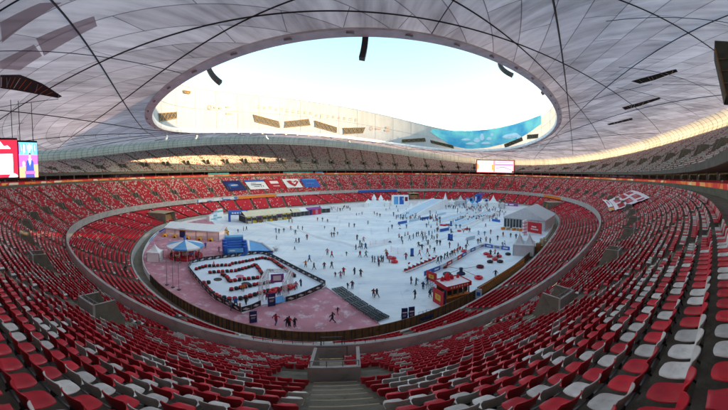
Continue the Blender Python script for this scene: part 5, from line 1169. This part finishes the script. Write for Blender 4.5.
# curved snow bank dividing the skiing lanes
def berm(L_, label, h=.55, w_=1.3):
    pts = [ground(*p_) for p_ in L_]; st = walk(pts, 1.5); e = tag(None or bpy.data.objects.new('snow_bank', None), label, 'snow bank', 'low banks of snow between the lanes'); COL.objects.link(e); e.location = st[len(st)//2]; rows = []
    for i, p in enumerate(st):
        d = (st[min(i+1, len(st)-1)]-st[max(i-1, 0)]).normalized(); n_ = Vector((-d.y, d.x, 0)); k = 1+random.uniform(-.18, .18)
        rows.append([p+n_*x*w_*k+Vector((0, 0, z*h*k)) for x, z in ((-.6, -.03), (-.35, .55), (-.1, .95), (.1, 1), (.35, .5), (.6, -.03))])
    mb = MB(); mb.grid(rows, 'snow_block'); mb.build('bank', e, True)
berm([(266, 222.5), (281, 227), (302, 231.5), (318, 237.5), (330, 240.5), (343, 242.5), (356, 247), (364, 248.5)], 'long curved snow bank crossing the left half of the snow')
berm([(390, 242.5), (405, 238), (418, 233), (428, 229.5), (437, 227)], 'straight snow bank with a red tape at the middle of the snow')
berm([(366, 248), (378, 246), (389, 243.5)], 'short snow bank joining the curved one to the straight one')
berm([(352, 213.5), (372, 218.5), (392, 222.5)], 'faint far snow bank below the snow castle')
berm([(452, 232.5), (466, 229), (478, 223), (486, 215.5)], 'snow bank running towards the largest far pagoda')
berm([(400, 229), (413, 225.5), (426, 222), (436, 219.5)], 'snow bank below the dense crowd in the far middle')
berm([(420, 246), (433, 242), (446, 238), (458, 235)], 'snow bank between the straight bank and the rink boards')
berm([(446, 218), (458, 215), (470, 211.5)], 'short far snow bank left of the small white pagodas')
# safety net posts
for i, (x0, y0, x1, y1) in enumerate(((370, 247, 376, 246), (376, 246, 384, 245), (384, 245, 391, 243), (391, 252, 398, 254), (398, 254, 405, 253))):
    a, b = ground(x0, y0), ground(x1, y1); e = thing('safety_net', (a+b)/2, 'thin pinkish safety net on poles in mid snow, %s from the left' % ordinal(i+1), 'net', 'safety nets in the middle of the snow'); mb = MB(); U = Vector((0, 0, 1))
    for z in (.2, .6, 1.0, 1.4): mb.tube([a+U*z, b+U*z], .012, 'wear_pink', 4)
    for u in [j/8 for j in range(9)]: p = a.lerp(b, u); mb.tube([p+U*.2, p+U*1.4], .012, 'wear_pink', 4)
    mb.build('net', e); mb = MB(); mb.tube([a, a+U*1.7], .035, 'red', 5); mb.build('pole', e)
for i, (x, y) in enumerate(((412, 256), (451.5, 240.5), (449, 240), (451, 226))):
    p = ground(x, y); e = thing('blue_flag_board', p, 'upright dark blue flag panel on the snow, %s' % ('left one standing alone', 'rightmost of the pair by the queue', 'left of the pair by the queue', 'small far one near the red carts')[i], 'flag panel'); mb = MB(); mb.box(p+Vector((0, 0, .2)), .8, .12, 1.8, 'blue_cloth', .2); mb.build('panel', e); mb = MB(); mb.box(p, .9, .7, .2, 'steel_dark'); mb.build('foot', e)
for i, (x, y) in enumerate(((441.5, 225.5), (444.5, 225.8), (447, 225.3), (459, 231.5), (463, 230), (466.5, 229.5), (393, 259), (390, 258.5), (464.5, 251.8), (394.5, 262.5))):
    tube_ring(ground(x, y), 'red', 'red snow tube on the open snow, %s of ten from left' % ordinal(sorted([441.5, 444.5, 447, 459, 463, 466.5, 393, 390, 464.5, 394.5]).index(x)+1), 'red snow tubes on the open snow', .55)

for i, (x0, y0, x1, y1, k) in enumerate(((398, 224.5, 407, 222.8, 'blue_cloth'), (409, 222.3, 418, 220.6, 'pale_blue'), (420, 220.2, 429, 218.5, 'blue_cloth'), (437, 216, 446, 214, 'pale_blue'), (440, 232, 449, 230.2, 'blue_cloth'), (455, 222, 464, 220, 'sky_blue'), (466, 241, 475, 238.6, 'pale_blue'), (492, 221, 500, 222.3, 'blue_cloth'))):
    board(x0, y0, x1, y1, 1.05, k, 'low %s barrier board across the far snow, %s of eight from left' % ({'blue_cloth': 'dark blue', 'pale_blue': 'pale blue', 'sky_blue': 'light blue'}[k], ordinal(i+1)), group='low barrier boards across the far snow')
for i, (x0, x1, y, dp, ev, pk, k) in enumerate(((428, 434, 205.5, 4, 2.4, 4.6, 'white_cloth'), (449, 454.5, 205.8, 4, 2.4, 4.8, 'white_cloth'), (466.5, 471.5, 207.2, 4, 2.3, 4.4, 'white_cloth'), (472.5, 477, 207.4, 4, 2.3, 4.2, 'pale_blue'), (384.5, 389.5, 206.2, 3.5, 2.2, 4.0, 'white_cloth'), (364, 368.5, 206.8, 3.5, 2.2, 3.8, 'white_cloth'))):
    pagoda(ground(x0, y), ground(x1, y+.1), dp, ev, pk, 'little %s pagoda tent on the far snow edge, %s little one from left' % ({'white_cloth': 'white', 'pale_blue': 'pale blue'}[k], ordinal(sorted([428, 449, 466.5, 472.5, 384.5, 364]).index(x0)+1)), k, k)
for i, (x, y, h) in enumerate(((411, 207, 2.6), (419, 206.5, 3.4), (424.5, 207, 2.2), (457, 210.5, 2.4), (484, 211.5, 2.8), (494, 213.5, 2.0))):
    p = ground(x, y); e = thing('snow_sculpture', p, 'lumpy white snow sculpture on the far field, %s of six from left' % ordinal(i+1), 'snow sculpture', 'snow sculptures on the far field'); mb = MB(); rr = random.Random(i); mb.lathe(p, [(h*.55, 0)]+[(h*(.55-.5*u)*rr.uniform(.7, 1.15), h*u) for u in (.2, .4, .55, .7, .85)]+[(.05, h)], 'snow_block', 9); mb.build('body', e, True)
# ---- big cloths laid over the seats of the middle stand
def mid_find(px, py):
    best = None
    for i in range(0, 27):
        t = np.linspace(0, 2*PI, 4001); p = P(mid.row(i), t); p[:, 2] += .9; d = np.abs(to_px(p)-[px, py]).sum(1); j = int(np.argmin(d))
        if best is None or d[j] < best[0]: best = (d[j], float(t[j]), i)
    return best[1], best[2]
def drape(pxs, r0_, r1_, key, label, marks=()):
    """cloth over rows r0..r1 between two columns measured at its lower edge"""
    if len(pxs) == 2:
        ta_, tb_ = (ring_t(mid.row(r0_+1), x) for x in pxs); cor = [(ta_, r0_), (tb_, r0_), (tb_, r1_), (ta_, r1_)]
    else: cor = [mid_find(*p_) for p_ in pxs]
    def S_(u, v, h=.84):
        A, B = cor[0][0], cor[0][0]+tmod(cor[1][0]-cor[0][0]); C, D = cor[0][0]+tmod(cor[2][0]-cor[0][0]), cor[0][0]+tmod(cor[3][0]-cor[0][0])
        t = (A*(1-u)+B*u)*(1-v)+(D*(1-u)+C*u)*v; rr = (cor[0][1]*(1-u)+cor[1][1]*u)*(1-v)+(cor[3][1]*(1-u)+cor[2][1]*u)*v
        R = lerp(rB, rT, rr/26); p = P(R, t); return (p[0], p[1], p[2]+h+.04*math.sin(u*40+v*9)+.05*math.sin(v*31+u*5))
    e = thing('cloth_banner', S_(.5, .5, 0), label, 'cloth', 'big cloths laid over the far seats'); mb = MB(); mb.grid([[S_(u, v) for u in np.linspace(0, 1, 22)] for v in np.linspace(0, 1, 18)], key); mb.build('cloth', e, True)
    if marks:
        mb = MB()
        for pts, k in marks: mb.face([S_(u, v, .97) for u, v in pts], k)
        mb.build('print', e)
ell = lambda cu, cv, ru, rv: [(cu+ru*math.cos(a), cv+rv*math.sin(a)) for a in np.linspace(0, 2*PI, 15)[:-1]]
drape((228, 245), 7, 20, 'navy', 'dark blue cloth with a pale swirl over the far left seats', [(ell(.45, .5, .3, .2), 'wear_blue_wear'), (ell(.5, .5, .22, .06), 'grey_cloth')])
drape((249, 267.5), 7, 20, 'white_cloth', 'white cloth with a blue upper edge and script over the far seats', [(R_(0, .78, 1, 1), 'blue_cloth'), (R_(.2, .42, .75, .5), 'wear_navy_blue'), (R_(.3, .25, .6, .31), 'wear_navy_blue'), (R_(.25, .58, .5, .63), 'wear_navy_blue')])
drape((268.5, 284.5), 7, 20, 'red_cloth', 'bright red cloth with a white block of script over the far seats', [(R_(.25, .5, .75, .8), 'white_cloth'), (R_(.3, .2, .7, .28), 'white_cloth')])
drape((286, 301.5), 7, 20, 'white_cloth', 'white cloth with a red heart shape over the far seats', [([(.2, .75), (.45, .8), (.6, .65), (.8, .8), (.95, .65), (.6, .15), (.5, .1), (.3, .4)], 'red_cloth'), ([(.35, .68), (.5, .68), (.62, .55), (.8, .66), (.6, .28), (.5, .25)], 'white_cloth')])
drape((304, 319.5), 7, 20, 'blue_cloth', 'plain blue cloth, rightmost over the far left seats', [(R_(.1, .82, .9, .95), 'sky_blue'), (R_(.2, .4, .7, .46), 'sky_blue')])
# red and white pattern cloths on the right of the middle stand
drape(((608.5, 200), (616, 210), (650, 197), (632, 189.5)), 0, 0, 'pink_cloth', 'huge pink and white patterned cloth over the seats at the right', [([(.06+.115*i, .12+.28*j), (.14+.115*i, .12+.28*j), (.14+.115*i, .32+.28*j), (.06+.115*i, .32+.28*j)], 'red_cloth') for i in range(8) for j in range(3) if (i*7+j*3) % 4])
drape(((602, 199), (608, 211), (614, 209.5), (607, 199)), 0, 0, 'white_cloth', 'narrow white cloth with rainbow edge at the right end of the middle stand', [(R_(.75, 0, .83, 1), 'red_cloth'), (R_(.84, 0, .91, 1), 'yellow'), (R_(.92, 0, .99, 1), 'orange'), (ell(.35, .5, .22, .2), 'wear_pink')])

# ================================================================= PEOPLE
def person_mesh(pose):
    """one continuous skinned body; z up, facing +y, 1.7 m tall"""
    J = dict(pel=((0, 0, .92), .135), wst=((0, .0, 1.06), .125), chs=((0, .01, 1.28), .15), nck=((0, .01, 1.45), .065), hd0=((0, .02, 1.54), .085), hd1=((0, .025, 1.63), .092), hd2=((0, .015, 1.70), .05))
    E_ = [('pel', 'wst'), ('wst', 'chs'), ('chs', 'nck'), ('nck', 'hd0'), ('hd0', 'hd1'), ('hd1', 'hd2')]
    for s, n in ((-1, 'l'), (1, 'r')):
        lf, kn = pose.get('leg_'+n, (0.0, 0.0)); aw, el = pose.get('arm_'+n, (.06, .05)); ao = pose.get('out', .10)
        hip = (s*.10, 0, .86); kne = (s*.115, lf*.5+kn*.1, .48 if not pose.get('sit') else .62); ank = (s*.12, lf*1.0-kn*.25, .09); toe = (s*.125, ank[1]+.15, .045)
        if pose.get('sit'): hip = (s*.11, 0, .86); kne = (s*.14, .42, .86); ank = (s*.14, .55, .45); toe = (s*.14, .68, .44)
        sh = (s*.19, .01, 1.39); elb = (s*(.19+ao), aw, 1.39-.27+abs(aw)*.25); han = (s*(.19+ao*1.1), aw+el, elb[2]-.25+abs(el)*.7); fin = (han[0], han[1]+.04, han[2]-.08)
        for k, p, r in (('hip', hip, .105), ('kne', kne, .075), ('ank', ank, .052), ('toe', toe, .05), ('sho', sh, .075), ('elb', elb, .056), ('han', han, .042), ('fin', fin, .035)): J[k+n] = (p, r)
        E_ += [('pel', 'hip'+n), ('hip'+n, 'kne'+n), ('kne'+n, 'ank'+n), ('ank'+n, 'toe'+n), ('chs', 'sho'+n), ('sho'+n, 'elb'+n), ('elb'+n, 'han'+n), ('han'+n, 'fin'+n)]
    names = list(J); bm = bmesh.new(); vs = {k: bm.verts.new(J[k][0]) for k in names}
    for a, b in E_: bm.edges.new((vs[a], vs[b]))
    me = bpy.data.meshes.new('skel'); bm.to_mesh(me); bm.free(); o = bpy.data.objects.new('skel', me); COL.objects.link(o)
    o.modifiers.new('s', 'SKIN'); sv = me.skin_vertices[0].data
    for i, k in enumerate(names): sv[i].radius = (J[k][1]*1.12, J[k][1]*(.85 if k in ('pel', 'wst', 'chs') else 1.0)); sv[i].use_root = (k == 'pel')
    m2 = o.modifiers.new('u', 'SUBSURF'); m2.levels = 1; m2.render_levels = 1
    dg = bpy.context.evaluated_depsgraph_get(); out = bpy.data.meshes.new_from_object(o.evaluated_get(dg)); bpy.data.objects.remove(o)
    out.materials.clear()
    for k in ('wear_black', 'wear_charcoal', 'skin', 'wear_black', 'wear_black'): out.materials.append(M[k])
    hz = [J['hanl'][0], J['hanr'][0], J['finl'][0], J['finr'][0]]
    for p in out.polygons:
        c = p.center; z = c.z; mi = 0
        if z > 1.47: mi = 2 if (c.y > .07 and z < 1.66) else 3
        elif min((Vector(h)-c).length for h in hz) < .085: mi = 2
        elif z < .90 and abs(c.x) < .19 or z < .6: mi = 1
        if z < .11: mi = 4
        p.material_index = mi; p.use_smooth = True
    return out
POSES = dict(standing=dict(), walking=dict(leg_l=(.24, .1), leg_r=(-.26, .5), arm_l=(-.20, .06), arm_r=(.20, .1)), striding=dict(leg_l=(-.22, .6), leg_r=(.26, .05), arm_l=(.22, .1), arm_r=(-.18, .05)),
             reaching=dict(arm_l=(.26, .22), arm_r=(.24, .20), leg_l=(.1, 0), leg_r=(-.12, .2)), waiting=dict(arm_l=(.02, .2), arm_r=(.02, .2), leg_l=(.04, 0), out=.13), balancing=dict(out=.22, arm_l=(.05, .1), arm_r=(.0, .1), leg_l=(.12, .1), leg_r=(-.1, .1)))
PM = {k: person_mesh(v) for k, v in POSES.items()}
PM['sitting'] = person_mesh(dict(sit=True, arm_l=(.18, .18), arm_r=(.18, .18)))
WN = dict(black='black', charcoal='charcoal', navy_blue='navy', red_wear='red', maroon='maroon', blue_wear='blue', grey='grey', white_wear='white', pink='pink', orange_wear='orange', brown='brown', denim='denim', green='green', beige='beige')
JW = ['black']*6+['charcoal']*3+['navy_blue']*4+['red_wear']*4+['maroon']*2+['blue_wear']*2+['grey']*2+['pink']*2+['white_wear', 'orange_wear', 'orange_wear', 'blue_wear', 'pink', 'brown', 'green', 'beige']
prng = random.Random(11); used = set()
def people(where, pts, jackets=None, pose=None):
    pts = sorted(pts)
    for i, (x, y) in enumerate(pts):
        p = ground(x, y); j = (jackets or {}).get(i) or prng.choice(JW); t = prng.choice(['black', 'charcoal', 'denim', 'navy_blue', 'grey', 'black']); ps = pose or prng.choice(list(POSES))
        o = bpy.data.objects.new('person', PM[ps]); COL.objects.link(o); o.location = p; o.rotation_euler = (0, 0, prng.random()*6.283); sc = prng.uniform(.93, 1.07)*(.72 if prng.random() < .10 else 1.0); o.scale = (sc*1.18, sc*1.18, sc)
        if ps == 'sitting': o.location.z -= .40*sc
        hat = prng.choice(['black', 'black', 'brown', 'charcoal', j])
        for k, m_ in ((0, j), (1, t), (3, hat)): o.material_slots[k].link = 'OBJECT'; o.material_slots[k].material = M['wear_'+m_]
        lab = '%s person in %s jacket, %s from left %s' % (ps, WN[j], ordinal(i+1), where); n = len(lab.split())
        if n > 16: lab = lab.replace(' from left', ' leftmost')
        tag(o, lab, 'person', 'people '+where)
people('among those left of the curved bank', [(276, 232.7), (279, 233.4), (283.8, 232.5), (276.4, 239.7), (290.7, 230), (295.4, 234.6), (298, 229.6), (302.4, 230.3), (307, 239.7)])
people('on the snow below the curved bank', [(296, 243), (299, 243), (294.8, 250.3), (309.4, 262), (314, 269.6), (327.4, 255), (331.8, 257.5), (324.3, 269), (331.7, 268.3), (335.3, 277), (305.7, 267.5)])
people('of the open snow beyond the bank', [(317.6, 221), (324.6, 229), (331.6, 237), (334, 237), (337.6, 235), (334.4, 231.5), (349, 227), (354.3, 227.7), (368, 224.5), (357, 240), (363.6, 242), (322.5, 221.5), (327.5, 222.5)])
people('around the middle of the snow', [(346.5, 256), (356, 250), (361.7, 249), (365.5, 249), (360, 245.5), (360, 257), (366, 257)])
people('of the cluster in mid snow', [(372.5, 262), (374.6, 262.3), (378, 262.5), (381.4, 262), (383.2, 262.2), (378.8, 266.3), (387, 258), (389.3, 262.5), (386, 255.5)], {0: 'black', 2: 'red_wear', 5: 'black', 7: 'red_wear'})
people('on the near snow', [(340.6, 278.5), (343.6, 275.3), (347.6, 288.6), (352.3, 288.6), (354.6, 274.7), (360.7, 276.6), (373.6, 297), (376.8, 297.5), (405.9, 259.6)], {2: 'black', 3: 'maroon', 6: 'maroon', 7: 'black'})
people('on the pink track', [(276, 324), (287.3, 326.7), (289.3, 326.2), (294.7, 326.7), (332.6, 322), (337.7, 314)], {0: 'red_wear', 1: 'black', 2: 'red_wear', 3: 'black', 4: 'black', 5: 'maroon'})
people('near the kiosk queue', [(411, 284), (416, 285.4), (415, 298.7), (427.3, 284.7), (423, 289.5), (432, 293), (437, 295), (440, 290), (430, 297)], {0: 'charcoal', 1: 'black', 2: 'black'})
people('left of the rink boards', [(399.5, 226.4), (406.5, 228.3), (392, 229), (388.3, 232), (402.7, 244), (418.5, 247), (419.4, 255.6), (427.4, 254.3), (434.4, 253), (426, 241), (428, 244.8), (431.8, 239.7), (437, 239), (437, 245.4), (440, 245.4), (449.6, 248), (423, 241.5), (434, 241), (422, 250), (430, 249)])
people('lining the rink boards', [(441, 262), (444.5, 259.5), (447.5, 258.5), (450, 257), (452, 256.5), (454.5, 255.5), (457.5, 253.5), (460, 252), (462.5, 251), (438, 263.5), (466, 249.8), (458, 248.6), (467.4, 245.4)])
people('of the sled rink', [(495, 255.5), (495.5, 277), (497.8, 258.5), (490.5, 256)])
people('between the rink and the hall tent', [(485.5, 227.3), (478.5, 235.3), (484.6, 235.7), (490.6, 234), (503, 237), (510.6, 237.8), (497.6, 240.4), (486, 242), (490, 243.5), (478, 244), (480.4, 243), (502.4, 246), (504.5, 246), (516, 239), (521, 241)])
people('of the crowd in the far middle', [(394+i*2.2+prng.uniform(-.8, .8), 217.5+i*.16+prng.uniform(-1.3, 1.5)) for i in range(22)])
people('of the group by the far carts', [(426.5, 227.5), (428.5, 225), (431, 229), (437, 226.5), (440, 223.8), (449, 228), (453, 224), (456, 228.5), (460, 228.2), (463.5, 233), (467, 231), (469.5, 232.5), (451, 233.4)])
people('of the far crowd before the cone', [(427+i*1.55+prng.uniform(-.5, .5), 207+prng.uniform(-1.0, 2.4)) for i in range(22)])
people('of the far crowd before the pagodas', [(462+i*1.75+prng.uniform(-.6, .6), 208+i*.22+prng.uniform(-1.2, 2.2)) for i in range(26)])
people('of the far left crowd by the stalls', [(330+i*1.35+prng.uniform(-.5, .5), 209+prng.uniform(-1.2, 2.8)) for i in range(16)])
people('below the snow castle', [(356.5, 215.6), (359, 215.4), (362, 215), (374.5, 214.6), (377, 216), (380, 217), (386, 211), (389.5, 209), (393.5, 215.5), (396.5, 208), (384.5, 206.5), (398, 212)])
people('before the long food tent', [(247.5, 224.5), (252, 224), (257, 223), (262.5, 222.5), (269, 221.3), (276, 220.8), (283, 220), (289, 222.5), (292, 223), (265, 219.9)])
people('by the blue inflatable', [(238, 232.5), (243.5, 231), (246.5, 230.5), (227, 241), (205.5, 248), (219, 252)])
people('around the carousel', [(171, 258.5), (175, 262.5), (180, 263.6), (191, 263.5), (197, 261.5), (199.5, 257)])
people('inside the ice maze', [(231, 309.5), (236, 307), (240, 309), (246, 305), (284, 293), (288, 295), (279, 296), (267, 301), (296, 290), (301, 287), (214, 268), (243, 292)])
people('of the crowd along the straight bank', [(400+i*2.6+prng.uniform(-1, 1), 240-i*.55+prng.uniform(-2.5, 2.5)) for i in range(16)])
people('of the crowd below the far pagodas', [(470+i*2.0+prng.uniform(-.8, .8), 218.5+i*.1+prng.uniform(-2.2, 2.2)) for i in range(14)])
people('around the foot of the broad slide', [(404+i*2.4+prng.uniform(-.7, .7), 213.5-i*.1+prng.uniform(-1.8, 1.8)) for i in range(14)])
# the packed far crowd, too small and dense to count: one object
V_, F_, I_, mts, nb = [], [], [], ['wear_black', 'wear_charcoal', 'skin', 'wear_red_wear', 'wear_navy_blue', 'wear_maroon', 'wear_grey', 'wear_blue_wear', 'wear_pink'], 0
spots = [(prng.uniform(428, 505), prng.uniform(204.2, 209.5)) for _ in range(95)]+[(prng.uniform(392, 440), prng.uniform(214, 221)) for _ in range(30)]+[(prng.uniform(455, 500), prng.uniform(209, 222)) for _ in range(45)]
for x, y in spots:
    p = ground(x, y); me = PM[prng.choice(['standing', 'walking', 'striding', 'waiting'])]; a_ = prng.random()*6.28; ca, sa, sc = math.cos(a_), math.sin(a_), prng.uniform(.8, 1.05); j = prng.choice([0, 0, 0, 1, 1, 3, 3, 4, 5, 6, 7, 8])
    V_ += [((v.co.x*ca-v.co.y*sa)*sc*1.06+p.x, (v.co.x*sa+v.co.y*ca)*sc*1.06+p.y, v.co.z*sc+p.z) for v in me.vertices]
    for q in me.polygons: F_.append(tuple(nb+k for k in q.vertices)); I_.append({0: j, 1: 1, 2: 2, 3: 0, 4: 0}[q.material_index])
    nb += len(me.vertices)
me = bpy.data.meshes.new('crowd'); me.from_pydata(V_, [], F_)
for k in mts: me.materials.append(M[k])
me.polygons.foreach_set('material_index', I_); o = bpy.data.objects.new('crowd', me); COL.objects.link(o); tag(o, 'packed crowd of tiny figures on the far snow before the white pagodas', 'crowd', None, 'stuff')
# two figures walking in the stands
for tr, px, py, nm in ((low, 123.5, 273, 'person in dark clothes walking between the red seats of the lower stand'), (mid, 34.5, 219, 'person in black standing among the seats at the far left of the middle stand')):
    best = None
    for i in range(tr.rows):
        R = lerp(tr.r0, tr.r1, (i+.75)/tr.rows); t = np.linspace(0, 2*PI, 3000); p = P(R, t); p[:, 2] = tr.zrow(i, t); d = np.abs(to_px(p)-[px, py]).sum(1); j = int(np.argmin(d))
        if best is None or d[j] < best[0]: best = (d[j], p[j])
    o = bpy.data.objects.new('person', PM['walking']); COL.objects.link(o); o.location = best[1]; o.rotation_euler = (0, 0, 1.0); tag(o, nm, 'person')
